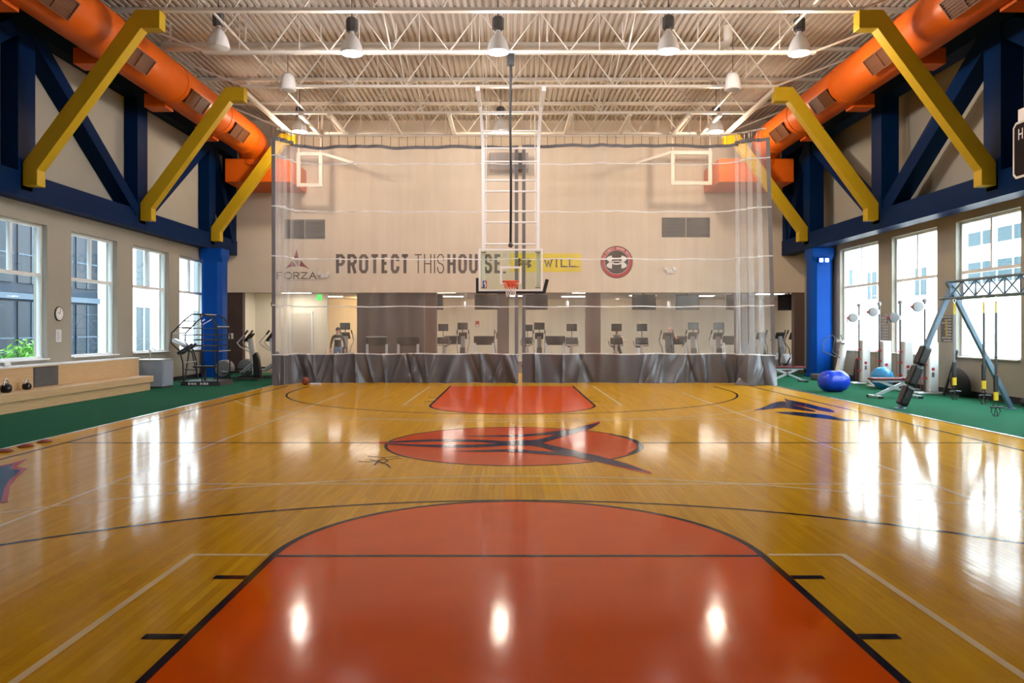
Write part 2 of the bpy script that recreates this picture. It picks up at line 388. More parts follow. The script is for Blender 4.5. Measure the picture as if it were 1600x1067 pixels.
for c, sgn in ((1.55, 1), (2*HC-1.55, -1)):
    a = arc(X0, c, 6.02, 0, sgn*PI, 96); line('three_point_line', [(a[0][0], c-sgn*1.5)]+a+[(a[-1][0], c-sgn*1.5)], 'paint_black', 0.0020)
    line('long_range_line', arc(X0, c, 7.27, sgn*0.42, sgn*(PI-0.42), 96), 'paint_white', 0.0017, 0.05)
for yy in (8.38, 14.45): line('volleyball_attack_line', [(-4.385, yy), (4.615, yy)], 'paint_white', 0.0015, 0.05)
line('half_court_line', [(-6.63, HC), (X0-RC, HC)], 'paint_black'); line('half_court_line', [(X0+RC, HC), (7.15, HC)], 'paint_black')
for xs in (-6.63, 7.18): line('side_line', [(xs, 0), (xs, BL2)], 'paint_black', 0.0021)
# centre circle with the forked emblem
flat('centre_circle', [arc(X0, HC-0.05, RC+0.05, 0, 2*PI, 72)[:-1]], 'paint_circle', 0.0012)
line('centre_circle_outline', arc(X0, HC-0.05, RC+0.05, 0, 2*PI, 96), 'paint_black', 0.0023, 0.045)
line('centre_circle_outline', arc(X0, HC-0.05, RC+0.02, -0.55, 0.55, 24), 'paint_black', 0.00235, 0.09)
def zf(zx, zy): return fl(580+zx/3.636, 640+zy/3.636)
def blade(pts):                                           # (zx, zy, half width) in the measured drawing -> outline
    n = len(pts); up = [zf(x, y-h) for x, y, h in pts]; dn = [zf(x, y+h) for x, y, h in pts]; return up, dn
def blades(name, strokes, m, z, tr=lambda p: p, grow=0.0):
    mb = MB()
    for si, st in enumerate(strokes):
        # subdivide with a smooth spline
        q = []
        for i in range(len(st)-1):
            p0, p1, p2, p3 = st[max(i-1,0)], st[i], st[i+1], st[min(i+2, len(st)-1)]
            for k in range(6):
                t = k/6; q.append(tuple(0.5*(2*b+(c-a)*t+(2*a-5*b+4*c-d)*t*t+(3*b-a-3*c+d)*t**3) for a, b, c, d in zip(p0, p1, p2, p3)))
        q.append(st[-1]); q = [(x, y, max(h*1.25, 0.3)+grow) for x, y, h in q]
        up, dn = blade(q); n = len(q)
        zz = z+si*0.00012; mb.add([(*tr(p), zz) for p in up]+[(*tr(p), zz) for p in dn], [(i, i+1, n+i+1, n+i) for i in range(n-1)])
    return mb.build(name, m, floor)
EM = [[(60,188,0),(140,184,3),(320,176,4.5),(520,176,5),(680,182,6),(760,188,7),(860,189,10)],
      [(60,192,0),(140,198,3),(320,206,5),(520,209,6),(680,203,7),(760,195,8),(860,190,10)],
      [(740,190,6),(820,190,11),(900,190,12),(970,178,10),(1060,150,11),(1160,120,12),(1240,98,9),(1298,76,1)],
      [(740,190,6),(820,190,11),(900,190,12),(980,205,11),(1080,232,13),(1200,262,15),(1330,290,13),(1460,322,8),(1580,358,1)],
      [(510,150,0),(660,151,2.5),(850,148,4.5),(980,138,5.5),(1080,128,7),(1130,122,5)],
      [(465,238,0),(640,235,4),(820,235,6),(980,246,7),(1090,252,8),(1180,262,8)]]
RED_TIPS = [[(0,188,0),(40,188,3),(100,190,6),(150,190,2)], [(1150,124,13),(1240,98,13),(1300,72,5)], [(1280,280,15),(1400,308,14),(1500,336,11),(1592,362,5)]]
blades('emblem_edge', RED_TIPS, 'paint_red', 0.0027); blades('emblem', EM, 'paint_navy', 0.0031)
# claw emblems by the side lines
def claw(z0x, z0y, k, strokes, reds):
    global zf
    keep = zf; zf = lambda zx, zy: fl(z0x+zx/k, z0y+zy/k)
    blades('sideline_emblem_edge', reds, 'paint_red', 0.0027, grow=3.0); blades('sideline_emblem', strokes, 'paint_navy', 0.0031); zf = keep
CL = [[(120,275,1),(220,255,10),(320,228,22),(420,215,26),(520,235,20),(640,262,12),(760,285,3)], [(440,150,1),(470,178,12),(560,200,15),(680,225,15),(800,255,14),(900,275,12),(960,290,2)],
      [(340,290,1),(420,300,8),(560,310,14),(700,325,16),(850,340,16),(950,355,12),(1060,375,8),(1330,385,2)]]
claw(1160, 600, 6.667, CL, CL[:2])
def tip(p): return fl(p[0]/7.62, 690+p[1]/7.62)
flat('sideline_emblem_edge', [[tip(p) for p in ((-650,330),(-300,300),(0,285),(160,255),(330,205),(190,300),(330,320),(200,430),(120,540),(90,720),(15,730),(-200,560),(-500,480))]], 'paint_red', 0.0027)
flat('sideline_emblem', [[tip(p) for p in ((-600,345),(-300,318),(0,300),(150,272),(118,322),(250,345),(110,460),(45,570),(10,715),(-200,545),(-480,465))]], 'paint_navy', 0.0031)
# signature beside the centre circle
mb = MB()
for pts in ([(560,721),(575,722),(600,719),(620,716),(628,717)], [(575,713),(600,715),(625,713)], [(585,727),(592,719),(600,716),(606,720),(598,724),(590,722)], [(578,718),(592,721),(604,725),(610,731)]):
    ribbon(mb, [fl(*p) for p in pts], 0.022, lambda u, v: (u, v, 0.0024))
mb.build('signature', 'paint_black', floor)
# turf strips either side, metal transition strips, floor behind
for nm, a, b in (('floor_left', XL, WX0-0.05), ('floor_right', WX1+0.05, XR)):
    struct(B(a, b, YN, YB, -0.06, 0.006).build(nm, 'turf'), 'green artificial turf strip beside the court on the '+nm[6:])
for k, xx in enumerate((WX0-0.025, WX1+0.025)):
    struct(B(xx-0.03, xx+0.03, YN, 24.9, -0.06, 0.009).build('trim_%d' % (k+1), 'strip_metal', bevel=0.003), 'bright metal strip between the turf and the court')
struct(B(-14, 14, YB, 40.6, -0.06, 0.004).build('floor_back', 'room_floor'), 'carpet of the cardio room behind the curtain')
struct(B(-90, 90, -40, 130, -0.5, -0.3).build('ground', 'ground'), 'paved ground outside the windows')

# side walls with window openings
WIN_L = [(6.4,8.65),(9.6,11.85),(12.75,15.0),(15.95,18.2),(19.2,21.45),(22.35,24.7),(25.5,27.8)]
WIN_R = [(7.4,9.9),(10.7,13.2),(14.0,16.4),(17.2,19.7),(20.57,23.0),(23.86,26.6)]
ZS, ZL, ZR = 0.98, 4.17, 4.46
def side_wall(name, xi, sgn, wins, zt):
    t = 0.32; xa, xb = sorted((xi, xi+sgn*t)); mb = MB()
    mb.box(xa, xb, YN, YB+0.3, -0.1, ZS); mb.box(xa, xb, YN, YB+0.3, zt, ZD+0.3)
    y = YN
    for a, b in wins: mb.box(xa, xb, y, a, ZS, zt); y = b
    mb.box(xa, xb, y, YB+0.3, ZS, zt)
    return struct(mb.build(name, 'beige_shaded'), 'beige painted wall with tall windows, '+name[5:]+' side')
side_wall('wall_left', XL, -1, WIN_L, ZL); side_wall('wall_right', XR, 1, WIN_R, ZR)
wn = 0
def window(xi, sgn, a, b, zt):
    global wn; wn += 1
    w = struct(empty('window_%d' % wn, (xi+sgn*0.17, (a+b)/2, ZS)), 'tall window with two upper panes over one large lower pane')
    h = zt-ZS; hw = (b-a)/2; f = 0.07; zc = 2.0+(zt-ZL)*0.6; d = 0.045
    fr = MB().box(-d, d, -hw, -hw+f, 0, h).box(-d, d, hw-f, hw, 0, h).box(-d, d, -hw+f, hw-f, 0, f).box(-d, d, -hw+f, hw-f, h-f, h); fr.build('frame', 'frame_white', w)
    B(-d, d, -hw+f, hw-f, zc-0.04, zc+0.04).build('transom', 'frame_white', w); B(-d, d, -0.035, 0.035, zc+0.04, h-f).build('mullion', 'frame_white', w)
    for y0, y1, z0, z1 in ((-hw+f, hw-f, f, zc-0.04), (-hw+f, -0.035, zc+0.04, h-f), (0.035, hw-f, zc+0.04, h-f)):
        B(-0.004, 0.004, y0, y1, z0, z1).build('pane', 'window_glass', w)
    s0, s1 = sorted((-sgn*0.05, -sgn*0.24)); B(s0, s1, -hw, hw, 0, 0.03).build('sill', 'white_paint', w)
    # daylight portal: guides light sampling through the opening
    ld = bpy.data.lights.new('window_portal', 'AREA'); ld.shape = 'RECTANGLE'; ld.size = b-a; ld.size_y = h; ld.cycles.is_portal = True
    lo = bpy.data.objects.new('window_portal', ld); C.objects.link(lo); lo.location = (xi+sgn*0.3, (a+b)/2, ZS+h/2); lo.rotation_euler = (0, sgn*PI/2, 0)
    lo.rotation_euler = Vector((-sgn, 0, 0)).to_track_quat('-Z', 'Y').to_euler(); ld.size, ld.size_y = (b-a, h)
for a, b in WIN_L: window(XL, -1, a, b, ZL)
for a, b in WIN_R: window(XR, 1, a, b, ZR)
struct(B(XL-0.3, XR+0.3, YN-0.3, YN, -0.1, ZD+0.3).build('wall_front', 'beige'), 'beige wall behind the camera')
HZ = 3.14
mb = B(XL, XR, YB, YB+0.3, HZ, ZD+0.3)
struct(mb.build('wall_back', 'beige'), 'high beige end wall with lettering above the cardio room opening')
struct(B(XL, -10.4, YB, YB+0.3, 0, HZ).build('wall_pier_left', 'brown'), 'dark brown pier under the end wall on the left')
struct(B(11.1, XR, YB, YB+0.3, 0, HZ).build('wall_pier_right', 'brown_light'), 'brown pier under the end wall on the right')
struct(B(XL, XL+0.02, YN, YB, 0.006, 0.14).build('baseboard_left', 'baseboard')); struct(B(XR-0.02, XR, YN, YB, 0.006, 0.16).build('baseboard_right', 'baseboard'))
for k, (xa, xb) in enumerate(((XL, XL+0.45), (XR-0.85, XR))):
    struct(B(xa, xb, YN, YB, JB+0.02, JB+0.16).build('trim_%d' % (k+3), 'beige_shaded'), 'beige soffit ledge under the roof along the side wall')

# ceiling: corrugated deck sheets on joists
ceil = struct(empty('ceiling', (0, 0, ZD)), 'white corrugated steel roof deck')
PIT = 0.18; NR = 5
prof = []
for i in range(NR):
    x = i*PIT; prof += [(x, 0), (x+0.075, 0), (x+0.095, 0.055), (x+0.16, 0.055)]
prof.append((NR*PIT, 0))
mb = MB(); n = len(prof); L0, L1 = YN, YB+0.1
mb.add([(x, L0, z) for x, z in prof]+[(x, L1, z) for x, z in prof]+[(x, L0, z+0.004) for x, z in prof]+[(x, L1, z+0.004) for x, z in prof],
       [(i, i+1, n+i+1, n+i) for i in range(n-1)]+[(2*n+i, 3*n+i, 3*n+i+1, 2*n+i+1) for i in range(n-1)])
sh = mb.build('deck_sheet', 'deck_white', ceil)
x = XL-0.05; first = True
while x < XR:
    o = sh if first else sh.copy()
    if not first: C.objects.link(o)
    first = False; o.location = (x, 0, 0); x += NR*PIT
B(XL-0.3, XR+0.3, YN-0.3, YB+0.3, 0.12, 0.3).build('roof_slab', 'deck_white', ceil)
JY = [14.15, 16.8, 19.37, 22.09, 24.76, 27.38]
names = ['nearest, just above the top edge of the view', 'first in view, at the tops of the nearest yellow braces', 'second in view, behind the row of lit lamps', 'third in view, at the tops of the middle yellow braces',
         'fourth in view, above the backboard frame', 'farthest, behind the top of the curtain']
for y, nm in zip(JY, names):
    j = thing('roof_joist', 'white open-web steel roof joist, '+nm, 'joist', (0, y, JB), 0, 'steel roof joists')
    B(XL+0.02, XR-0.02, -0.07, 0.07, ZD-JB-0.10, ZD-JB-0.003).build('top_chord', 'steel_white', j)
    B(-7.75, 7.75, -0.065, 0.065, 0, 0.07).build('bottom_chord', 'steel_white', j)
    mb = MB(); x = -7.6; k = 0; h = ZD-JB-0.08
    while x < 7.55:
        mb.bar((x, 0, 0.05), (x+0.76, 0, h), 0.026, 0.026); mb.bar((x+0.76, 0, h), (x+1.52, 0, 0.05), 0.026, 0.026); mb.bar((x+0.76, 0, 0.05), (x+0.76, 0, h), 0.016, 0.016); x += 1.52
    mb.bar((-7.7, 0, 0.05), (-10.2, 0, h), 0.05, 0.05); mb.bar((7.7, 0, 0.05), (10.4, 0, h), 0.05, 0.05)
    mb.build('web', 'steel_white', j)
for x in (-6.6, 6.6):
    B(x-0.025, x+0.025, 13.5, JY[4], JB-ZD+0.072, JB-ZD+0.10).build('bridging_bar', 'steel_white', ceil)
for x in (-3.0, 3.0):
    mb = MB()
    for a, b in zip(JY[:-1], JY[1:]):
        mb.bar((x, a, JB-ZD+0.1), (x, b, -0.12), 0.03, 0.03); mb.bar((x, a, -0.12), (x, b, JB-ZD+0.1), 0.03, 0.03)
    mb.build('cross_bridging', 'steel_white', ceil)
for i, x in enumerate((-6.75, -5.8, -3.87, -1.95, 1.98, 3.9, 5.8, 6.8)):
    B(x-0.06, x+0.06, JY[4]-0.1, JY[5]+0.1, JB-ZD-0.09, JB-ZD-0.002).build('curtain_rail_support', 'steel_white', ceil)
for x in (-7.72, 7.66): B(x-0.055, x+0.055, JY[3]-0.1, JY[5]+0.1, JB-ZD-0.12, JB-ZD-0.002).build('edge_channel', 'steel_white', ceil)
p = thing('sprinkler_pipe', 'thick white pipe running across under the roof deck', 'pipe', (0, 20.3, 9.2))
MB().tube([(-9.2, 0, 0), (5.55, 0, 0), (5.75, 0, 0.06), (5.8, 0, 0.2), (5.8, 0, 0.55)], 0.12, 12).build('pipe', 'steel_white', p, True)
for x in range(-9, 6, 2): MB().bar((x, 0, 0.1), (x, 0, 0.63), 0.03, 0.03).box(x-0.03, x+0.03, -0.13, 0.13, 0.09, 0.13).build('hanger', 'steel_white', p)

# blue side trusses and columns
NODES = [11.5, 16.8, 22.1, 27.3]
def truss(sgn, xi, xo, label):
    t = thing('roof_truss', label, 'truss', (0, 0, 4.57), 0, 'blue side trusses')
    xa, xb = sorted((sgn*xi, sgn*xo)); zt = JB-4.57
    B(xa, xb, YN+0.05, YB-0.02, 0, 0.56).build('bottom_chord', 'navy', t)
    B(xa, xb, YN+0.05, YB-0.02, zt-0.35, zt).build('top_chord', 'navy', t)
    for y in NODES+[29.5]:
        w = 0.3 if y < 29 else 0.2
        B(xa, xb, y-w, y+w, 0.56, zt-0.35).build('post', 'navy', t)
    xm = (xa+xb)/2
    def dg(y0, z0, y1, z1): MB().bar((xm, y0, z0), (xm, y1, z1), (xb-xa)*0.9, 0.42, (1, 0, 0)).build('diagonal', 'navy', t)
    hi = zt-0.4; lo = 0.5
    dg(11.8, lo, 16.5, hi); dg(17.1, hi, 21.8, lo); dg(22.4, lo, 27.0, hi); dg(27.55, hi, 29.4, lo)
truss(-1, 10.6, 10.98, 'dark blue steel truss along the top of the left window wall')
truss(1, 10.6, 11.1, 'dark blue steel truss along the top of the right window wall')
def column(cx, cy, label):
    t = thing('column', label, 'column', (cx, cy, 0), 0, 'blue columns'); a, c = 0.37, 0.14
    o8 = lambda a, c: [(-a+c,-a),(a-c,-a),(a,-a+c),(a,a-c),(a-c,a),(-a+c,a),(-a,a-c),(-a,-a+c)]
    MB().prism(o8(a, c), lambda u, v, w: (u, v, w), 4.1).build('shaft', 'column_blue', t)
    mb = MB(); n = 8; lo = o8(a, c); hi = o8(a+0.02, 0.03)
    mb.add([(u, v, 4.1) for u, v in lo]+[(u, v, 4.3) for u, v in hi]+[(u, v, 4.565) for u, v in hi], [(i, (i+1)%8, 8+(i+1)%8, 8+i) for i in range(8)]+[(8+i, 8+(i+1)%8, 16+(i+1)%8, 16+i) for i in range(8)]+[tuple(range(16, 24))])
    mb.build('capital', 'column_blue', t)
    MB().prism(o8(a+0.04, c), lambda u, v, w: (u, v, w), 0.1).build('base', 'column_blue', t)
    return t
column(-10.56, 27.4, 'octagonal blue column behind the stretching cage')
cr = column(11.02, 27.2, 'octagonal blue column behind the dark blue exercise ball')
em = thing('emergency_light', 'twin emergency light on the blue column near the yellow brace', 'light', (11.0, 26.8, 4.12))
B(-0.19, 0.19, -0.06, -0.0, -0.1, 0.1).build('housing', 'column_blue', em)
for s in (-1, 1): B(s*0.1-0.05, s*0.1+0.05, -0.09, -0.055, -0.06, 0.06).build('lamp_head', 'led', em)

# yellow braces from the truss to the roof joists
def brace(sgn, y, label):
    xl = sgn*10.6; t = thing('roof_brace', label, 'brace', (0, y, 0), 0, 'yellow diagonal braces'); w = 0.30
    A = [(10.6, 4.83), (10.6, 5.33), (8.15, 8.66), (7.62, 8.66), (7.62, 8.26), (8.02, 8.26), (10.28, 5.18), (10.28, 4.83)]
    MB().prism([(sgn*u, v) for u, v in A], lambda u, v, d: (u, d-w/2, v), w).build('beam', 'yellow', t, bevel=0.012)
    B(min(xl, xl+sgn*0.02), max(xl, xl+sgn*0.02), -0.2, 0.2, 4.75, 5.1).build('mounting_plate', 'yellow', t)
for s, sd in ((-1, 'left'), (1, 'right')):
    for y, nm in zip(NODES[1:], ('nearest', 'middle', 'farthest')):
        brace(s, y, '%s of the three yellow steel braces on the %s side' % (nm, sd))

# orange ducts
def duct(sgn, label):
    cx, cz, r = 9.32*sgn, 8.47, 0.56
    t = thing('air_duct', label, 'duct', (cx, 0, cz), 0, 'orange ventilation ducts')
    mb = MB(); mb.tube([(0, YN+0.3, 0), (0, 15, 0), (0, 27.0, 0), (0, 27.45, -0.03), (0, 27.8, -0.15), (0, 28.05, -0.4), (0, 28.1, -0.75)], r, 32)
    mb.build('pipe', 'orange', t, True)
    for y in (14.3, 17.65, 20.9, 24.2, 26.8): MB().tube([(0, y-0.03, 0), (0, y+0.03, 0)], r+0.015, 32).build('seam_ring', 'orange', t, True)
    B(-0.95 if sgn < 0 else -1.75, 1.42 if sgn < 0 else 0.95, 27.6, 29.79, -1.45, -0.6).build('discharge_box', 'orange', t, bevel=0.02)
    for y in (14.9, 18.25, 21.7, 25.1):
        # take-off box on the wall side, grille on the court side
        B(*sorted((sgn*0.2, sgn*0.78)), y-0.55, y-0.05, -0.62, -0.25).build('take_off_box', 'orange', t)
        u = Vector((-sgn*math.cos(0.62), 0, -math.sin(0.62))); up = Vector((-u.z, 0, u.x))
        c = u*(r+0.012)+Vector((0, y, 0))
        g = MB(); hw, hh = 0.62, 0.19
        def P(a, b, d): return c+Vector((0, 1, 0))*a+up*b+u*d
        def rb_(mb, a0, a1, b0, b1, d0, d1):
            vs = [P(a, b, d) for d in (d0, d1) for a, b in ((a0,b0),(a1,b0),(a1,b1),(a0,b1))]
            mb.add(vs, [(3,2,1,0),(4,5,6,7),(0,1,5,4),(1,2,6,5),(2,3,7,6),(3,0,4,7)])
        for a0, a1, b0, b1 in ((-hw,hw,-hh-.03,-hh),(-hw,hw,hh,hh+.03),(-hw,-hw+.03,-hh,hh),(hw-.03,hw,-hh,hh),(-.02,.02,-hh,hh)): rb_(g, a0, a1, b0, b1, -0.06, 0.035)
        go = g.build('grille', 'grille_brown', t)
        bk = MB(); rb_(bk, -hw, hw, -hh, hh, -0.06, 0.006); bk.build('backing', 'grille_brown', go)
        for k in range(6):
            sl = MB(); b = -hh+0.035+k*0.062; rb_(sl, -hw+.03, hw-.03, b-.01, b+.01, 0.006, 0.026); sl.build('slat', 'grille_brown', go)
duct(-1, 'orange round ventilation duct along the left side under the roof')
duct(1, 'orange round ventilation duct along the right side under the roof')

# ================================================================== DIVIDING CURTAIN
def resample(pts, n):
    P = [Vector((x, y, 0)) for x, y in pts]; L = [0]
    for a, b in zip(P[:-1], P[1:]): L.append(L[-1]+(b-a).length)
    out = []; j = 0
    for i in range(n+1):
        s = L[-1]*i/n
        while j < len(P)-2 and L[j+1] < s: j += 1
        t = (s-L[j])/max(L[j+1]-L[j], 1e-6); out.append((P[j].lerp(P[j+1], t), s))
    # soften corners
    q = [p for p, s in out]
    for _ in range(4): q = [q[0]]+[(q[i-1]+q[i]*2+q[i+1])/4 for i in range(1, len(q)-1)]+[q[-1]]
    return q, [s for p, s in out]
def curtain(label, pts, n, ztop, seed, dark_l, dark_r, lean):
    t = thing('divider_curtain', label, 'curtain', (0, 0, 0), 0, 'dividing curtains')
    r = random.Random(seed); Q, Sx = resample(pts, n)
    ph = [(r.uniform(0, 6.3), r.uniform(1.2, 9), r.uniform(0.3, 1)) for _ in range(9)]
    pl = [(r.uniform(0, Sx[-1]), r.uniform(0.12, 0.3), r.uniform(0.03, 0.08)) for _ in range(int(Sx[-1]*1.1))]
    bl = [(r.uniform(0, Sx[-1]), r.uniform(0.08, 0.35), r.uniform(-0.16, 0.22), r.uniform(-1.4, 1.4)) for _ in range(int(Sx[-1]*1.8))]
    rg = [(r.uniform(0, Sx[-1]), r.uniform(0.03, 0.07), r.uniform(0.05, 0.12)*r.choice((-1, 1, 1)), r.uniform(-1, 1)) for _ in range(int(Sx[-1]*2.6))]
    N = []
    for i in range(n+1):
        d = (Q[min(i+1, n)]-Q[max(i-1, 0)]).normalized(); N.append(Vector((d.y, -d.x, 0)))
    def pt(i, z, off=0.0):
        s = Sx[i]; k = sum(a*math.sin(f*s+p) for p, f, a in ph)*0.016
        for c, w, a in pl: k += a*math.exp(-((s-c)/w)**2)
        if z < 1.3:
            e = (1.3-z)/1.3
            for c, w, a, sl in rg: k += a*min(1, e*1.6)*math.exp(-abs((s-c-sl*e*0.6)/w)**1.3)
            for c, w, a, sl in bl: k += a*e*math.exp(-((s-c-sl*e*0.5)/w)**2)*1.6
        p = Q[i]+N[i]*(k+off); lx = lean*max(0, (abs(Q[i].x)-6.7)/1.3)*(1-z/ztop)
        return (p.x+lx, p.y, z)
    def strip(z0, z1, rows, i0=0, i1=n, off=0.0, wob=None):
        mb = MB(); m = i1-i0+1
        for k in range(rows+1):
            z = z0+(z1-z0)*k/rows
            for i in range(i0, i1+1):
                zz = z+(wob(Sx[i])*(1 if k in (0, rows) else 1) if wob else 0); mb.v.append(pt(i, zz, off))
        for k in range(rows):
            for i in range(m-1): mb.f.append((k*m+i, k*m+i+1, (k+1)*m+i+1, (k+1)*m+i))
        return mb
    wave = lambda s: 0.02*math.sin(s*2.1+seed)+0.012*math.sin(s*5.3)
    strip(0.92, ztop-0.05, 30).build('netting', 'netting', t, True)
    lo = strip(0.012, 0.92, 14, off=0.004).build('lower_panel', 'vinyl', t, True)
    strip(ztop-0.05, ztop+0.05, 2, wob=wave, off=0.006).build('top_hem', 'hem', t, True)
    hw = max(2, int(0.13/(Sx[-1]/n)))
    strip(0.9, ztop, 24, 0, hw*dark_l, 0.01).build('edge_hem', 'hem', t, True)
    strip(0.9, ztop, 24, n-hw*dark_r, n, 0.01).build('edge_hem', 'hem', t, True)
    for z in (6.93, 5.42, 3.92, 2.42, 0.925):
        strip(z-0.017, z+0.017, 1, off=0.012, wob=lambda s, z=z: 0.012*math.sin(s*3.1+z)).build('seam_tape', 'seam', t, True)
    mb = MB()
    for s in range(int(Sx[-1]/0.27)):
        i = min(n, int(s*0.27/Sx[-1]*n)); p = pt(i, ztop); mb.bar(p, (p[0], p[1], 7.82), 0.012, 0.012)
    mb.build('hanging_chains', 'black', t)
    return t
curtain('left half of the see-through dividing curtain with grey lower band', [(-7.16, 23.02), (-6.88, 23.06), (-7.1, 23.13), (-6.82, 23.22), (-7.06, 23.32), (-6.78, 23.44), (-7.0, 23.56), (-6.72, 23.68), (-6.9, 23.85), (-6.5, 24.12), (-6.1, 24.2), (-3, 24.22), (0.28, 24.2)], 420, 7.46, 11, 1, 1, 0.05)
curtain('right half of the see-through dividing curtain with grey lower band', [(0.40, 24.22), (3, 24.2), (6.4, 24.22), (6.95, 24.1), (7.25, 23.96), (7.0, 23.85), (7.36, 23.76), (7.12, 23.64), (7.5, 23.55), (7.26, 23.43), (7.66, 23.40), (7.46, 23.3), (7.9, 23.2)], 440, 7.5, 23, 1, 1, 0.22)
tr = thing('curtain_track', 'dark horizontal pipe track that carries the dividing curtain', 'track', (0, 24.2, 7.82))
MB().tube([(-7.1, -0.9, 0), (-6.8, -0.35, 0), (-6.2, 0, 0), (6.6, 0, 0), (7.3, -0.4, 0), (7.8, -0.95, 0)], 0.03, 8).build('pipe', 'steel_white', tr, True)
mb = MB()
for x in (-6.75, -5.8, -3.87, -1.95, 1.98, 3.9, 5.8, 6.8):
    mb.bar((x*0.985, 0, 0), (x, 0.65, 0.78), 0.02, 0.02)
mb.build('hanger_rod', 'steel_white', tr)

# ================================================================== BASKETBALL HOOP
HX, HY = 0.037, 21.87
h = thing('basketball_hoop', 'glass backboard with orange rim hung on a white ceiling frame', 'hoop', (HX, HY, 0))
for s in (-1, 1):
    B(s*0.95-0.06, s*0.95+0.06, 0.05, 2.2, JB-0.14, JB-0.003).build('roof_rail', 'white_paint', h)
    MB().bar((s*0.93, 1.75, JB-0.1), (s*0.80, 0.28, 6.9), 0.09, 0.12).build('mast_arm', 'white_paint', h)
    MB().bar((s*0.80, 0.28, 6.95), (s*0.78, 0.08, 2.95), 0.085, 0.085).build('mast', 'white_paint', h)
    MB().bar((s*0.75, 1.9, JB-0.1), (s*0.72, 0.2, 4.2), 0.03, 0.03).build('diagonal_stay', 'white_paint', h)
for z in (8.35, 7.6, 6.95, 6.55, 6.0, 5.68, 5.1, 4.78, 4.15):
    y = 0.08+(z-2.95)/4*0.2 if z < 6.95 else 0.28+(z-6.9)/1.67*1.45
    w = 0.80 if z < 7 else 0.85
    MB().tube([(-w, y, z), (w, y, z)], 0.028, 8).build('rung', 'white_paint', h, True)
bb0, bb1, bw = 2.79, 4.0, 0.915
fr = MB().box(-bw, bw, -0.03, 0.03, bb0, bb0+0.05).box(-bw, bw, -0.03, 0.03, bb1-0.05, bb1).box(-bw, -bw+0.05, -0.03, 0.03, bb0+0.05, bb1-0.05).box(bw-0.05, bw, -0.03, 0.03, bb0+0.05, bb1-0.05)
fr.build('backboard_frame', 'white_paint', h)
B(-bw+0.05, bw-0.05, -0.006, 0.006, bb0+0.05, bb1-0.05).build('backboard_glass', 'board_glass', h)
mb = MB(); q = 0.305
mb.box(-q, q, -0.012, -0.008, 3.44, 3.50).box(-q, q, -0.012, -0.008, 3.0, 3.04).box(-q, -q+.05, -0.012, -0.008, 3.04, 3.44).box(q-.05, q, -0.012, -0.008, 3.04, 3.44); mb.build('target_square', 'text_white', h)
pd = MB().box(-bw-0.03, bw+0.03, -0.05, 0.05, bb0-0.07, bb0-0.002).box(-bw-0.08, -bw-0.005, -0.05, 0.05, bb0-0.07, bb0+0.38)
pd.bar((bw+0.03, 0, bb0-0.05), (bw+0.13, 0, bb0+0.34), 0.1, 0.075, (0, 1, 0)); pd.build('edge_padding', 'black', h, bevel=0.01)
MB().tube([(0.23*math.cos(a), -0.40+0.23*math.sin(a), 3.05) for a in [2*PI*i/28 for i in range(28)]], 0.012, 6, closed=True).build('rim', 'rim_orange', h, True)
MB().box(-0.12, 0.12, -0.19, -0.02, 3.0, 3.045).box(-0.1, 0.1, -0.03, -0.008, 2.92, 3.06).build('rim_bracket', 'rim_orange', h)
for nm, z0, z1, r0, r1, m in (('net_upper', 3.045, 2.84, 0.23, 0.15, 'rim_orange'), ('net_lower', 2.84, 2.62, 0.15, 0.125, 'text_white')):
    mb = MB()
    for k in range(12):
        for dk in (-1, 1):
            a = 2*PI*k/12; P = [((r0+(r1-r0)*t)*math.cos(a+dk*t*0.9), -0.40+(r0+(r1-r0)*t)*math.sin(a+dk*t*0.9), z0+(z1-z0)*t) for t in (0, .33, .66, 1)]
            mb.tube(P, 0.008, 4, cap=False)
    mb.build(nm, m, h)
B(-0.80, -0.685, -0.011, -0.0085, 2.87, 3.09).build('league_badge', 'nba_blue', h)
B(-0.727, -0.685, -0.014, -0.0115, 2.87, 3.09).build('league_badge_red', 'red', h)
mb = MB(); mb.prism([(-.745,2.88),(-.735,2.96),(-.765,3.0),(-.755,3.05),(-.74,3.08),(-.725,3.05),(-.72,2.99),(-.70,2.93),(-.715,2.92),(-.725,2.95),(-.728,2.88)], lambda u, v, w: (u, -0.0175+w, v), 0.003); mb.build('league_badge_figure', 'text_white', h)
mb = MB()
for sx in (-1, 1):
    for z in (bb0+0.10, bb1-0.10): mb.box(sx*0.77-0.07, sx*0.77+0.07, -0.014, -0.008, z-0.012, z+0.012)
mb.build('corner_clip', 'dark_grey', h)
c = thing('pull_rope', 'black rope with a ball end hanging in front of the backboard frame', 'rope', (0.03, 19.37, 3.83))
MB().tube([(0, 0, 0.07), (0.01, 0, 1.5), (-0.01, 0, 3.2), (0, 0, 4.83)], 0.032, 8).build('rope', 'black', c, True)
MB().ball((0, 0, 0), 0.065).build('ball_end', 'dark_grey', c, True)
MB().box(-0.09, 0.09, -0.08, 0.08, 4.55, 4.83).build('winch_block', 'black', c)

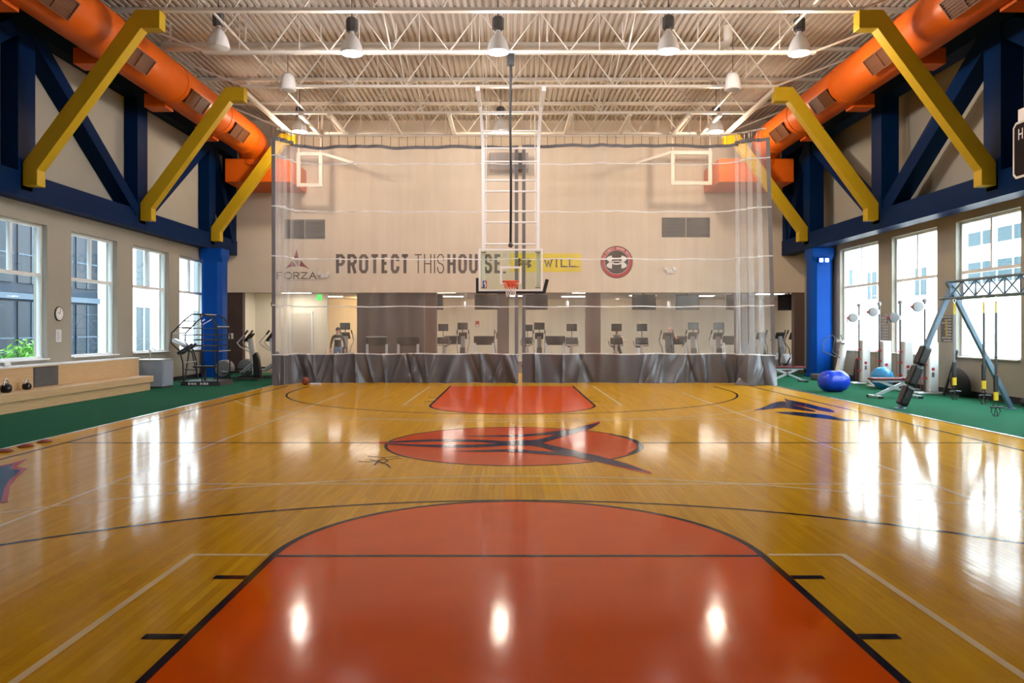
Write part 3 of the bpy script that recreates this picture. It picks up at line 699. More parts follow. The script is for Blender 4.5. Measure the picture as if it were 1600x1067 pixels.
# ================================================================== LAMPS AND SPEAKERS UNDER THE ROOF
def make_lamp(x, y, z, lit, label, power=LAMP_W, lightcol=(1, 0.92, 0.90), top=9.84):
    t = thing('high_bay_lamp', label, 'lamp', (x, y, z), 0, 'high bay lamps')
    R = [(0.255, 0.0), (0.262, 0.03), (0.25, 0.10), (0.225, 0.20), (0.185, 0.30), (0.13, 0.39), (0.075, 0.44), (0.06, 0.47), (0.06, 0.52)]
    mb = MB(); mb.lathe(R+[(0.05, 0.52), (0.05, 0.46), (0.12, 0.37), (0.175, 0.29), (0.215, 0.19), (0.24, 0.09), (0.25, 0.0)], 28)
    mb.build('reflector', 'reflector', t, True)
    MB().lathe([(0.0, -0.045), (0.12, -0.035), (0.20, -0.018), (0.246, -0.002)], 28).build('lens', 'lens_pink' if lit == 1 else ('lens_amber' if lit == 2 else 'reflector'), t, True)
    MB().lathe([(0.10, 0.52), (0.14, 0.55), (0.14, 0.80), (0.10, 0.84)], 8).build('ballast', 'dark_grey', t)
    MB().tube([(0, 0, 0.84), (0, 0, top-z)], 0.012, 6).build('hanger', 'dark_grey', t)
    if lit:
        ld = bpy.data.lights.new('lamp_light', 'POINT'); ld.energy = power; ld.color = lightcol; ld.shadow_soft_size = 0.18
        lo = bpy.data.objects.new('lamp_light', ld); C.objects.link(lo); lo.parent = t; lo.location = (0, 0, -0.22)
AMB = (1, 0.78, 0.58)
make_lamp(-6.89, 18.1, 8.35, 0, 'unlit high bay lamp at the left end of the front row')
make_lamp(-3.73, 18.1, 8.22, 1, 'brightest white high bay lamp, left of the hoop rope in the front row')
make_lamp(-0.27, 18.1, 8.25, 1, 'pinkish lit high bay lamp beside the top of the black rope')
make_lamp(3.76, 18.1, 8.27, 1, 'pinkish lit high bay lamp right of the black rope in the front row')
make_lamp(6.86, 18.1, 8.22, 2, 'amber lit high bay lamp at the right end of the front row', lightcol=AMB)
make_lamp(-7.08, 25.8, 8.36, 1, 'pink lit high bay lamp above the left end of the curtain', lightcol=AMB)
make_lamp(-0.30, 25.8, 8.36, 1, 'pink lit high bay lamp between the masts of the hoop frame', lightcol=AMB)
make_lamp(6.97, 25.8, 8.36, 2, 'amber lit high bay lamp above the right end of the curtain', lightcol=AMB)
for x, nm in ((-3.7, 'left'), (-0.27, 'centre'), (3.76, 'right')):  # out-of-view row continuing the visible ones, added to light the near court
    make_lamp(x, 10.4, 8.25, 1, 'unseen high bay lamp added in a row above the near free throw circle, '+nm, power=LAMP_W*0.35)
def speaker(x, y, z, label):
    t = thing('pendant_speaker', label, 'speaker', (x, y, z), 0, 'pendant speakers')
    MB().lathe([(0.21, 0.0), (0.23, 0.03), (0.20, 0.28), (0.16, 0.42), (0.10, 0.47), (0.0, 0.48)], 24).build('body', 'white_plastic', t, True)
    MB().lathe([(0.0, -0.006), (0.19, -0.006), (0.19, 0.004)], 24).build('grille', 'mid_grey', t, True)
    MB().tube([(0, 0, 0.47), (0, 0, 9.84-z)], 0.01, 6).build('cable', 'dark_grey', t)
speaker(-6.2, 21.4, 8.38, 'white bucket-shaped pendant speaker on the left under the roof'); speaker(6.25, 21.4, 8.40, 'white bucket-shaped pendant speaker on the right under the roof')

# ================================================================== END WALL: LETTERING, SIGNS, VENTS
KB = YB/FOC
def wx(px): return (px-VX)*KB
def wz(py): return CAM_H+(VY-py)*KB
def on_wall(d): return lambda u, v: (u, YB-d, v)
def word(name, chars, spans, y0, y1, sw, m, d=0.006, serif=0.0, parent=None, label=None, cat=None):
    t = parent or thing(name, label, cat, (0, 0, 0))
    for ch, (a, b) in zip(chars, spans):
        mb = MB(); letter(mb, ch, wx(a), wx(b), wz(y1), wz(y0), sw, on_wall(d), serif); mb.build('letter', m, t)
    return t
word('wall_lettering', 'PROTECT', [(525,539),(543,557.5),(561,575.5),(578,593),(596,607.5),(610.5,624),(625.5,640)], 397, 427, 0.118, 'text_dark', label='bold dark PROTECT lettering on the end wall', cat='lettering')
word('wall_lettering', 'THIS', [(647,660),(662.5,674),(677,681),(683,694)], 397, 427, 0.045, 'text_dark', label='thin dark THIS lettering on the end wall', cat='lettering')
w = word('wall_lettering', 'HOUSE.', [(699,712),(716,729.5),(733,746.5),(756,769),(772.5,784),(786,790)], 397, 427, 0.112, 'text_dark', label='bold dark HOUSE lettering partly behind the backboard', cat='lettering')
mb = MB(); ribbon(mb, [(wx(789)+0.07*math.cos(a), wz(398)+0.07*math.sin(a)) for a in [2*PI*i/16 for i in range(17)]], 0.015, on_wall(0.006)); letter(mb, 'R', wx(789)-.03, wx(789)+.03, wz(398)-.035, wz(398)+.035, 0.012, on_wall(0.006)); mb.build('registered_mark', 'text_grey', w)
# yellow banner with emblem and I WILL.
t = thing('wall_banner', 'yellow painted banner reading I WILL on the end wall', 'banner')
B(wx(797), wx(908), YB-0.006, YB-0.001, wz(425), wz(396)).build('panel', 'sign_yellow', t)
def ua(mb, cx, cz, s, d):                     # interlocking arcs: two outward horns above, two below, joined by two bars
    f = lambda u, v: (cx+u*s, YB-d, cz+v*s)
    for sx in (-1, 1):
        for sz in (-1, 1):
            o = [(0.45,0.03),(0.47,0.64),(0.72,0.58),(0.92,0.47),(1.0,0.34),(0.93,0.20),(0.80,0.08),(0.68,0.0)]
            o = [(sx*u, sz*v) for u, v in o]; mb.add([f(*p) for p in o], [tuple(range(len(o)))])
    def ell(sz):
        top = [(0.5*math.cos(PI*i/10), 0.10+0.16*math.sin(PI*i/10)) for i in range(11)]; ins = [(0.36*math.cos(PI*i/10), 0.02+0.10*math.sin(PI*i/10)) for i in range(11)]
        n = 11; mb.add([f(u, sz*v) for u, v in top]+[f(u, sz*v) for u, v in ins], [(i, i+1, n+i+1, n+i) for i in range(10)])
    ell(-1); 
    o = [(-0.5,0.12),(0.5,0.12),(0.5,0.0),(-0.5,0.0)]; top = [(-0.47,0.36),(-0.3,0.27),(0.3,0.27),(0.47,0.36),(0.47,0.48),(0.3,0.42),(-0.3,0.42),(-0.47,0.48)]
    mb.add([f(*p) for p in top], [tuple(range(8))]); 
    n = 11; a = [(0.5*math.cos(PI*i/10), 0.14*math.sin(PI*i/10)) for i in range(11)]; b = [(0.36*math.cos(PI*i/10), 0.06*math.sin(PI*i/10)) for i in range(11)]
    mb.add([f(*p) for p in a]+[f(*p) for p in b], [(i, i+1, n+i+1, n+i) for i in range(10)])
mb = MB(); ua(mb, wx(818.5), wz(411), 0.30, 0.009); mb.build('emblem', 'text_dark', t)
word('', 'IWILL.', [(837,842),(850,863.5),(866,873),(876,887),(889,900),(902,904.5)], 405, 417.5, 0.05, 'text_dark', 0.009, 0.05, t)
# round emblem
t = thing('wall_emblem', 'round dark and red emblem painted on the end wall', 'emblem', (0, 0, 0)); cx, cz, R = wx(963.5), wz(409.5), 25.3*KB
def disc(r0, r1, a0, a1, n, d, name, m):
    mb = MB(); f = on_wall(d)
    if r0 <= 0: mb.add([f(cx+r1*math.cos(2*PI*i/n), cz+r1*math.sin(2*PI*i/n)) for i in range(n)], [tuple(range(n))])
    else:
        A = [a0+(a1-a0)*i/n for i in range(n+1)]; mb.add([f(cx+r1*math.cos(a), cz+r1*math.sin(a)) for a in A]+[f(cx+r0*math.cos(a), cz+r0*math.sin(a)) for a in A], [(i, i+1, n+2+i, n+1+i) for i in range(n)])
    mb.build(name, m, t)
disc(0, R, 0, 0, 64, 0.004, 'disc', 'text_dark'); disc(R*0.76, R*0.95, 0, 2*PI, 64, 0.006, 'ring', 'logo_red'); disc(R*0.73, R*0.76, 0, 2*PI, 64, 0.007, 'inner_border', 'text_pink')
mb = MB()
rr = random.Random(5)
for a0, a1 in ((3.02, 2.62), (2.52, 1.72), (1.62, 0.98), (0.86, 0.18)):
    nn = int((a0-a1)/0.1)
    for i in range(nn):
        a = a0-(i+0.5)*(a0-a1)/nn; ct, st = math.cos(a), math.sin(a); u0, u1 = R*0.80, R*0.92
        for da in (-0.028, 0.028) if rr.random() < 0.6 else (0.0,):
            ribbon(mb, [(cx+u0*math.cos(a+da), cz+u0*math.sin(a+da)), (cx+u1*math.cos(a+da), cz+u1*math.sin(a+da))], 0.022, on_wall(0.008))
        ribbon(mb, [(cx+u1*math.cos(a-.03), cz+u1*math.sin(a-.03)), (cx+u1*math.cos(a+.03), cz+u1*math.sin(a+.03))], 0.02, on_wall(0.008))
mb.build('ring_lettering', 'text_pink', t)
mb = MB(); ua(mb, cx, cz, 0.40, 0.010); mb.build('mark', 'text_white', t)
# triangular sign with FORZA
t = thing('wall_sign', 'maroon triangular emblem over FORZA lettering on the end wall', 'sign')
def pz(zx, zy): return (wx(425+zx/15.24), wz(380+zy/15.24))
for pts in ([(585,140),(630,340),(615,385),(505,385),(560,250)], [(485,415),(575,545),(440,560),(300,608),(400,520)], [(690,405),(760,490),(905,625),(790,570),(655,545)]):
    mb = MB(); mb.add([(*[pz(*p)[0]], YB-0.006, pz(*p)[1]) for p in pts], [tuple(range(len(pts)))]); mb.build('emblem_blade', 'text_maroon', t)
mb = MB(); mb.add([(pz(*p)[0], YB-0.006, pz(*p)[1]) for p in [(525,408),(655,400),(640,545),(600,548)]], [(0,1,2,3)]); mb.build('emblem_core', 'text_grey', t)
word('', 'FORZA', [(432,441),(444,456.5),(458,468),(470,480.5),(482.5,495)], 425, 436, 0.042, 'text_dark', 0.006, 0.04, t)
B(wx(444), wx(494), YB-0.005, YB-0.001, wz(438.3), wz(437.4)).build('subtitle_strip', 'text_grey', t)
def vent(a, b, y0, y1, label):
    t = thing('wall_vent', label, 'vent', (0, YB, 0), 0, 'wall vents'); m_ = (a+b)/2
    for p, q in ((a, m_-0.6), (m_+0.6, b)):
        g = B(wx(p), wx(q), -0.03, -0.002, wz(y1), wz(y0)).build('grille', 'vent_grey', t)
        k = 0; z = wz(y1)+0.05
        while z < wz(y0)-0.03:
            MB().bar((wx(p)+.02, -0.045, z), (wx(q)-.02, -0.045, z), 0.03, 0.015).build('slat', 'dark_grey', g); z += 0.075
vent(445, 508, 343, 373, 'dark grey double wall vent on the left above the triangular emblem'); vent(1034, 1109, 340, 370.5, 'dark grey double wall vent on the right above the round emblem')
def twin(px, py, label):
    t = thing('emergency_light', label, 'light', (wx(px), YB, wz(py)), 0, 'emergency lights')
    B(-0.14, 0.14, -0.09, -0.001, -0.08, 0.06).build('housing', 'white_plastic', t, bevel=0.01)
    for s in (-1, 1): MB().lathe([(0.0, 0.06), (0.07, 0.06), (0.075, -0.02), (0.04, -0.06)], 12, (s*0.16, -0.12, 0.09), Matrix.Rotation(PI/2, 3, 'X')).build('lamp_head', 'white_plastic', t, True)
twin(507, 431, 'white twin-head emergency light right of the FORZA lettering'); twin(1046, 424, 'white twin-head emergency light right of the round emblem')
# folded side backboards and the unit heater behind the curtain
def folded(a, b, y0, y1, d, label):
    k = d/FOC; X = lambda p: (p-VX)*k; Z = lambda p: CAM_H+(VY-p)*k
    t = thing('folded_backboard', label, 'backboard', (0, d, 0), 0, 'folded side backboards'); f = 0.13
    mb = MB().box(X(a), X(b), -.05, .05, Z(y1), Z(y1)+f).box(X(a), X(b), -.05, .05, Z(y0)-f, Z(y0)).box(X(a), X(a)+f, -.05, .05, Z(y1)+f, Z(y0)-f).box(X(b)-f, X(b), -.05, .05, Z(y1)+f, Z(y0)-f)
    mb.build('frame', 'steel_white', t)
    s = 1 if a < 700 else -1; xm = X(b) if s > 0 else X(a)
    MB().bar((xm, 0, Z(y0)-0.05), (xm+s*1.3, 0, Z(y0)-0.45), 0.1, 0.1).build('stay', 'steel_white', t)
    for xx in (X(a)+.07, X(b)-.07): MB().bar((xx, 0, Z(y0)), (xx, 0.3, 9.84), 0.07, 0.07).build('hanger', 'steel_white', t)
folded(464, 504, 238, 292, 28.3, 'white folded side backboard frame behind the left top of the curtain'); folded(1048, 1112, 236, 289, 28.3, 'white folded side backboard frame behind the right top of the curtain')
t = thing('unit_heater', 'dark unit heater hung on the end wall behind the hoop frame', 'heater', (wx(795), YB-0.5, wz(272)))
B(-0.75, 0.75, -0.3, 0.3, 0.02, 0.66).build('casing', 'brown_light', t, bevel=0.02)
B(0.22, 0.62, -0.33, -0.3, 0.02, 0.62).build('intake', 'black', t)
mbs = [B(-0.70+k*0.11, -0.64+k*0.11, -0.33, -0.3, 0.08, 0.58).build('louvre', 'dark_grey', t) for k in range(8)]
MB().bar((-0.5, 0, 0.66), (-0.5, 0, 9.84-wz(272)), 0.04, 0.04).build('hanger', 'steel_white', t); MB().bar((0.5, 0, 0.66), (0.5, 0, 9.84-wz(272)), 0.04, 0.04).build('hanger', 'steel_white', t)
sw = thing('light_switch', 'white switch plate on the dark brown pier', 'switch', (wx(361), YB, wz(525)))
B(-0.09, 0.09, -0.012, -0.001, -0.11, 0.11).build('plate', 'white_plastic', sw); B(-0.02, 0.02, -0.02, -0.012, -0.04, 0.04).build('rocker', 'mid_grey', sw)

# ================================================================== LEFT SIDE: BENCH, CAGE, CABINET, CLOCK
t = thing('wall_bench', 'long light wooden bench built against the left window wall', 'bench', (-10.0, 0, 0))
B(-0.56, 0, 10.0, 21.5, 0.23, 0.40).build('seat', 'bench_wood', t, bevel=0.008)
B(-0.50, -0.06, 10.0, 21.42, 0.006, 0.23).build('front_panel', 'bench_wood', t)
B(-0.97, -0.56, 10.0, 21.8, 0.006, 0.87).build('backrest', 'bench_wood', t, bevel=0.006)
B(-0.97, -0.54, 10.0, 21.82, 0.87, 0.90).build('top_ledge', 'white_paint', t)
g = B(-0.575, -0.556, 16.96, 17.9, 0.41, 0.85).build('louvre_grille', 'dark_grey', t)
for k in range(12): MB().bar((-0.545, 16.99, 0.44+k*0.034), (-0.545, 17.87, 0.44+k*0.034), 0.02, 0.010).build('slat', 'mid_grey', g)
def kettlebell(x, y, s, label):
    t = thing('kettlebell', label, 'kettlebell', (x, y, 0.40), 0, 'kettlebells on the bench')
    MB().lathe([(0.055*s, 0), (0.085*s, 0.02*s), (0.10*s, 0.075*s), (0.085*s, 0.13*s), (0.04*s, 0.16*s), (0, 0.165*s)], 16).build('bell', 'black_gloss', t, True)
    MB().tube([(0, -0.06*s, 0.13*s), (0, -0.065*s, 0.19*s), (0, -0.03*s, 0.235*s), (0, 0.03*s, 0.235*s), (0, 0.065*s, 0.19*s), (0, 0.06*s, 0.13*s)], 0.016*s, 8).build('handle', 'silver', t, True)
kettlebell(-10.38, 16.45, 0.95, 'small black kettlebell alone on the bench beside the louvre grille')
kettlebell(-10.30, 15.65, 1.15, 'larger black kettlebell at the left edge of the view on the bench')
kettlebell(-10.38, 15.35, 1.15, 'black kettlebell half cut off by the left edge on the bench')
t = thing('drink_shaker', 'small clear and white shaker lying on the window ledge', 'shaker', (-10.72, 16.3, 0.93))
MB().lathe([(0.04, -0.09), (0.045, -0.05), (0.05, 0.07), (0.03, 0.10)], 14, (0,0,0.02), Matrix.Rotation(PI/2, 3, 'X')).build('cup', 'white_plastic', t, True)
MB().lathe([(0.035, 0.10), (0.035, 0.13)], 14, (0,0,0.02), Matrix.Rotation(PI/2, 3, 'X')).build('cap', 'mid_grey', t, True)
t = thing('wall_clock', 'round black-rimmed wall clock on the pier between left windows', 'clock', (XL, 18.66, 2.08)); RY = Matrix.Rotation(PI/2, 3, 'Y')
MB().lathe([(0.0, 0.002), (0.175, 0.002), (0.178, 0.026), (0.16, 0.03), (0.158, 0.022)], 32, (0,0,0), RY).build('case', 'black', t, True)
MB().lathe([(0.0, 0.027), (0.159, 0.027), (0.159, 0.023)], 32, (0,0,0), RY).build('dial', 'white_paint', t)
MB().bar((0.031, 0, 0), (0.031, -0.07, 0.02), 0.004, 0.010).build('hand', 'black', t); MB().bar((0.033, 0, 0), (0.033, 0.03, 0.115), 0.004, 0.007).build('hand', 'black', t)
mb = MB()
for k in range(12): a = k*PI/6; mb.bar((0.029, 0.12*math.sin(a), 0.12*math.cos(a)), (0.029, 0.14*math.sin(a), 0.14*math.cos(a)), 0.003, 0.010)
mb.build('hour_marks', 'black', t)
t = thing('notice', 'white paper notice taped below the wall clock', 'notice', (XL, 18.66, 1.39))
B(0.001, 0.004, -0.11, 0.11, 0, 0.30).build('sheet', 'paper', t)
mb = MB()
for k in range(9): mb.box(0.0042, 0.005, -0.08, 0.02+0.06*((k*37)%7)/7, 0.03+k*0.028, 0.042+k*0.028)
mb.build('print', 'text_grey', t)
t = thing('drinking_fountain', 'grey-blue metal cabinet with a tap past the end of the bench', 'cabinet', (-10.4, 22.35, 0))
B(-0.42, 0.42, -0.36, 0.36, 0.05, 0.80).build('body', 'bin_grey', t, bevel=0.01); B(-0.44, 0.44, -0.38, 0.38, 0.80, 0.83).build('top', 'silver', t)
B(0.42, 0.432, -0.30, 0.30, 0.12, 0.76).build('door', 'bin_grey', t); B(-0.40, 0.40, -0.34, 0.34, 0.006, 0.05).build('plinth', 'dark_grey', t)
MB().tube([(-0.1, 0, 0.83), (-0.1, 0, 1.1), (-0.02, 0, 1.14), (0.05, 0, 1.10)], 0.02, 8).build('tap', 'silver', t, True); MB().tube([(-0.1, -0.09, 1.06), (-0.1, 0.09, 1.06)], 0.014, 8).build('tap_handle', 'silver', t, True)
t = thing('back_extension_bench', 'grey slanted back extension pad between the cabinet and the cage', 'bench', (-10.35, 24.6, 0))
MB().bar((-0.45, 0, 1.38), (0.05, 0, 1.08), 0.30, 0.09).build('pad', 'silver', t, bevel=0.03)
MB().bar((-0.25, 0.14, 0.92), (0.22, 0.14, 1.22), 0.09, 0.09).bar((-0.25, -0.14, 0.92), (0.22, -0.14, 1.22), 0.09, 0.09).build('foot_roller', 'black', t)
MB().tube([(-0.2, 0, 1.2), (0.15, 0, 0.95), (0.35, 0, 0.03)], 0.03, 8).tube([(0.05, 0, 1.02), (-0.1, 0, 0.03)], 0.025, 8).tube([(-0.1, 0, 0.4), (0.28, 0, 0.4)], 0.02, 8).build('frame', 'dark_grey', t, True)
B(-0.2, 0.5, -0.28, -0.2, 0.006, 0.05).build('foot_bar', 'dark_grey', t); B(-0.2, 0.5, 0.2, 0.28, 0.006, 0.05).build('foot_bar', 'dark_grey', t)
# stretching cage
t = thing('stretching_cage', 'black tubular stretching cage standing in front of the left blue column', 'exercise machine', (-9.28, 23.45, 0))
MB().prism([(-0.58,-0.55),(0.62,-0.55),(0.62,0.6),(-0.58,0.6)], lambda u, v, w: (u*(1-w*0.6), v*(1-w*0.6), 0.006+w), 0.13).build('platform', 'black', t)
for k, (a, b) in enumerate(((-0.34, -0.28), (-0.25, -0.18), (-0.16, -0.10), (0.02, 0.08), (0.11, 0.19), (0.21, 0.26))): B(a, b, -0.556, -0.548, 0.04, 0.10).build('platform_lettering', 'text_white', t)
for sy in (-0.5, 0.5):
    MB().tube([(0.52, sy, 0.12), (0.54, sy, 1.45), (0.5, sy, 1.78), (0.34, sy, 2.05), (0.1, sy, 2.15), (-0.25, sy, 2.15), (-0.5, sy, 1.95), (-0.86, sy, 1.58), (-0.88, sy, 1.3), (-0.62, sy, 1.05), (-0.52, sy, 0.7), (-0.50, sy, 0.12)], 0.022, 8).build('hoop_frame', 'black', t, True)
    MB().tube([(0.05, sy, 0.12), (0.05, sy, 1.9), (0.0, sy, 2.14)], 0.02, 8).build('centre_post', 'black', t, True)
for z in (1.73, 1.53, 1.38, 1.20, 1.04):
    for sy in (-0.5, 0.5): MB().tube([(-0.55, sy, z), (0.53, sy, z)], 0.014, 6).build('cross_bar', 'dark_grey', t, True)
for x, z in ((0.1, 2.15), (-0.25, 2.15), (-0.5, 1.95), (-0.68, 1.76), (-0.86, 1.58), (-0.52, 0.7), (0.5, 1.78), (0.54, 1.04)): MB().tube([(x, -0.5, z), (x, 0.5, z)], 0.016, 6).build('grip_bar', 'silver', t, True)
for x in (-0.3, -0.1): MB().tube([(x, -0.5, 1.53), (x-0.1, -0.2, 1.75), (x+0.2, 0.1, 2.0)], 0.012, 6).build('slant_bar', 'silver', t, True)
MB().bar((-0.4, 0.1, 0.55), (0.2, 0.1, 0.55), 0.35, 0.05).build('seat', 'black', t); MB().bar((-0.1, 0.1, 0.12), (-0.1, 0.1, 0.53), 0.06, 0.06).build('seat_post', 'dark_grey', t)

# ================================================================== CARDIO MACHINES (prototypes)
def elliptical(name='elliptical_trainer', body='silver', screen=False, shroud='black'):
    t = empty(name)
    MB().bar((-0.75, -0.16, 0.07), (0.7, -0.16, 0.07), 0.06, 0.06).bar((-0.75, 0.16, 0.07), (0.7, 0.16, 0.07), 0.06, 0.06).bar((-0.72, -0.3, 0.04), (-0.72, 0.3, 0.04), 0.08, 0.06).bar((0.66, -0.3, 0.04), (0.66, 0.3, 0.04), 0.08, 0.06).build('base', 'dark_grey', t)
    MB().lathe([(0.10, -0.19), (0.26, -0.17), (0.29, -0.1), (0.29, 0.1), (0.26, 0.17), (0.10, 0.19)], 24, (-0.48, 0, 0.40), Matrix.Rotation(PI/2, 3, 'X')).build('rear_housing', 'mid_grey', t, True)
    MB().prism([(0.50, 0.10), (0.74, 0.10), (0.66, 0.75), (0.58, 0.95), (0.46, 0.85)], lambda u, v, w: (u, w-0.11, v), 0.22).build('front_shroud', shroud, t, bevel=0.03)
    MB().bar((0.52, 0, 0.2), (0.36, 0, 1.40), 0.14, 0.18).build('mast', body, t, bevel=0.02)
    c = MB().bar((0.22, 0, 1.30), (0.44, 0, 1.56), 0.36, 0.07).build('console', 'black', t, bevel=0.015)
    MB().bar((0.225, 0, 1.37), (0.37, 0, 1.55), 0.26, 0.012).build('display', 'screen', c)
    for s in (-1, 1):
        MB().tube([(0.48, s*0.2, 0.62), (0.42, s*0.24, 0.95), (0.12, s*0.27, 1.12), (0.02, s*0.27, 1.25), (0.2, s*0.26, 1.45), (0.34, s*0.24, 1.62)], 0.02, 8).build('arm', body, t, True)
        MB().tube([(0.26, s*0.25, 1.52), (0.36, s*0.24, 1.66)], 0.028, 8).build('grip', 'black', t, True)
        MB().tube([(-0.5, s*0.22, 0.30), (0.1, s*0.22, 0.26), (0.5, s*0.21, 0.58)], 0.032, 8).build('stride_link', body, t, True)
        B(-0.28, 0.10, s*0.2-0.08, s*0.2+0.08, 0.31+0.04*s, 0.36+0.04*s).build('pedal', 'black', t, bevel=0.015)
    if screen:
        MB().tube([(0.42, 0, 1.5), (0.5, 0, 1.75)], 0.018, 6).build('screen_post', 'black', t, True)
        B(0.47, 0.53, -0.22, 0.22, 1.68, 1.98).build('screen', 'screen', t, bevel=0.02)
    return t
def bike(name='exercise_bike', screen=True):
    t = empty(name)
    MB().bar((-0.55, -0.25, 0.05), (-0.55, 0.25, 0.05), 0.08, 0.07).bar((0.5, -0.25, 0.05), (0.5, 0.25, 0.05), 0.08, 0.07).bar((-0.55, 0, 0.08), (0.5, 0, 0.08), 0.1, 0.07).build('base', 'dark_grey', t)
    MB().lathe([(0.05, -0.09), (0.25, -0.07), (0.25, 0.07), (0.05, 0.09)], 20, (0.15, 0, 0.38), Matrix.Rotation(PI/2, 3, 'X')).build('flywheel_cover', 'silver', t, True)
    MB().bar((-0.25, 0, 0.1), (-0.32, 0, 0.92), 0.07, 0.07).build('seat_post', 'silver', t)
    MB().prism([(-0.5,-0.12),(-0.5,0.12),(-0.3,0.1),(-0.15,0.03),(-0.15,-0.03),(-0.3,-0.1)], lambda u, v, w: (u, v, 0.92+w), 0.08).build('seat', 'black', t, bevel=0.02)
    MB().bar((0.3, 0, 0.2), (0.42, 0, 1.15), 0.09, 0.09).build('mast', 'silver', t)
    c = B(0.36, 0.50, -0.26, 0.26, 1.06, 1.36).build('console', 'black', t, bevel=0.04); B(0.352, 0.36, -0.2, 0.2, 1.12, 1.32).build('display', 'screen', c)
    for s in (-1, 1):
        MB().tube([(0.4, s*0.05, 1.0), (0.38, s*0.28, 1.02), (0.2, s*0.30, 1.14), (0.06, s*0.3, 1.22)], 0.018, 8).build('handlebar', 'black', t, True)
        MB().tube([(0.15, s*0.1, 0.38), (0.15+0.12*s, s*0.14, 0.38-0.1*s)], 0.018, 6).build('crank', 'silver', t, True); B(0.09+0.12*s, 0.21+0.12*s, s*0.2-0.05, s*0.2+0.05, 0.36-0.1*s, 0.39-0.1*s).build('pedal', 'black', t)
    if screen:
        MB().tube([(0.43, 0, 1.3), (0.46, 0, 1.65)], 0.018, 6).build('screen_post', 'black', t, True); B(0.43, 0.49, -0.22, 0.22, 1.62, 1.93).build('screen', 'screen', t, bevel=0.02)
    return t
def treadmill(name='treadmill'):
    t = empty(name)
    B(-1.0, 0.75, -0.42, 0.42, 0.05, 0.22).build('deck', 'dark_grey', t, bevel=0.02); B(-0.95, 0.55, -0.27, 0.27, 0.22, 0.228).build('belt', 'black', t)
    B(0.45, 0.9, -0.4, 0.4, 0.05, 0.34).build('motor_cover', 'mid_grey', t, bevel=0.05)
    for s in (-1, 1):
        MB().bar((0.55, s*0.4, 0.2), (0.42, s*0.4, 1.15), 0.07, 0.10).build('upright', 'silver', t); MB().tube([(0.42, s*0.4, 1.05), (0.0, s*0.4, 0.98), (-0.15, s*0.4, 0.9)], 0.025, 8).build('handrail', 'black', t, True)
        B(-0.98, -0.85, s*0.36-0.05, s*0.36+0.05, 0.004, 0.05).build('foot', 'black', t)
    c = MB().bar((0.40, 0, 1.05), (0.52, 0, 1.40), 0.92, 0.1, (0, 0, 1)).build('console', 'black', t, bevel=0.04); MB().bar((0.345, 0, 1.12), (0.445, 0, 1.36), 0.34, 0.01).build('display', 'screen', c)
    B(0.36, 0.44, -0.4, 0.4, 1.0, 1.05).build('crossbar', 'black', t)
    return t
def put(proto, x, y, rz, label, cat, group, used=set()):
    o = proto if proto.name not in used else copy_tree(proto)
    used.add(proto.name); o.location = (x, y, 0.006); o.rotation_euler = (0, 0, rz); tag(o, label, cat, group); return o
e1 = elliptical()
put(e1, -8.95, 25.35, 0, 'silver elliptical trainer nearer the stretching cage left of the curtain', 'elliptical', 'elliptical trainers beside the curtain')
put(e1, -8.52, 26.25, 0, 'silver elliptical trainer right against the left edge of the curtain', 'elliptical', 'elliptical trainers beside the curtain')

# ================================================================== RIGHT SIDE: TRAINING EQUIPMENT
t = thing('exercise_ball', 'shiny dark blue peanut-shaped exercise ball on the right turf', 'ball', (8.80, 20.75, 0.006), 0.12)
pr = [(0, -0.43), (0.10, -0.42), (0.19, -0.37), (0.26, -0.28), (0.287, -0.18), (0.288, -0.08), (0.28, 0), (0.288, 0.08), (0.287, 0.18), (0.26, 0.28), (0.19, 0.37), (0.10, 0.42), (0, 0.43)]
MB().lathe(pr, 36, (0, 0, 0.289), Matrix.Rotation(PI/2, 3, 'Y')).build('shell', 'ball_blue', t, True)
MB().ball((-0.16, -0.265, 0.40), 0.018).build('plug', 'white_plastic', t, True)
t = thing('exercise_ball', 'light blue round exercise ball behind the red-padded bench', 'ball', (10.62, 21.8, 0.006))
MB().ball((0, 0, 0.31), 0.31, 28, 18).build('shell', 'ball_light', t, True)
mb = MB()
for k in range(-5, 6):
    a = k*0.2; r = 0.3115*math.cos(a); mb.tube([(r*math.cos(2*PI*i/28), r*math.sin(2*PI*i/28), 0.31+0.3115*math.sin(a)) for i in range(28)], 0.004, 4, closed=True)
mb.build('ridges', 'ball_light', t)
def flat_bench(x, y, rz, label):
    t = thing('weight_bench', label, 'bench', (x, y, 0.006), rz, 'adjustable benches')
    B(-0.62, 0.12, -0.14, 0.14, 0.44, 0.50).build('back_pad', 'pad_red', t, bevel=0.02); B(0.16, 0.55, -0.14, 0.14, 0.44, 0.50).build('seat_pad', 'pad_red', t, bevel=0.02)
    MB().bar((-0.55, 0, 0.41), (0.5, 0, 0.41), 0.07, 0.05).build('spine', 'silver', t)
    MB().bar((-0.35, 0, 0.40), (0.48, 0, 0.06), 0.08, 0.06).bar((0.30, 0, 0.40), (-0.48, 0, 0.06), 0.08, 0.06).build('crossed_legs', 'silver', t)
    for xx in (-0.5, 0.5):
        MB().bar((xx, -0.28, 0.04), (xx, 0.28, 0.04), 0.08, 0.05).build('foot_bar', 'silver', t)
        for s in (-1, 1): B(xx-0.05, xx+0.05, s*0.28-0.03, s*0.28+0.03, 0.0, 0.06).build('rubber_foot', 'black', t)
    MB().tube([(-0.62, -0.2, 0.3), (-0.66, 0, 0.42), (-0.62, 0.2, 0.3)], 0.02, 8).build('leg_roller', 'silver', t, True)
flat_bench(9.52, 18.9, 0.05, 'red-padded adjustable bench in front of the white cable columns')
flat_bench(8.98, 24.7, 0.0, 'red-padded adjustable bench beside the right end of the curtain')
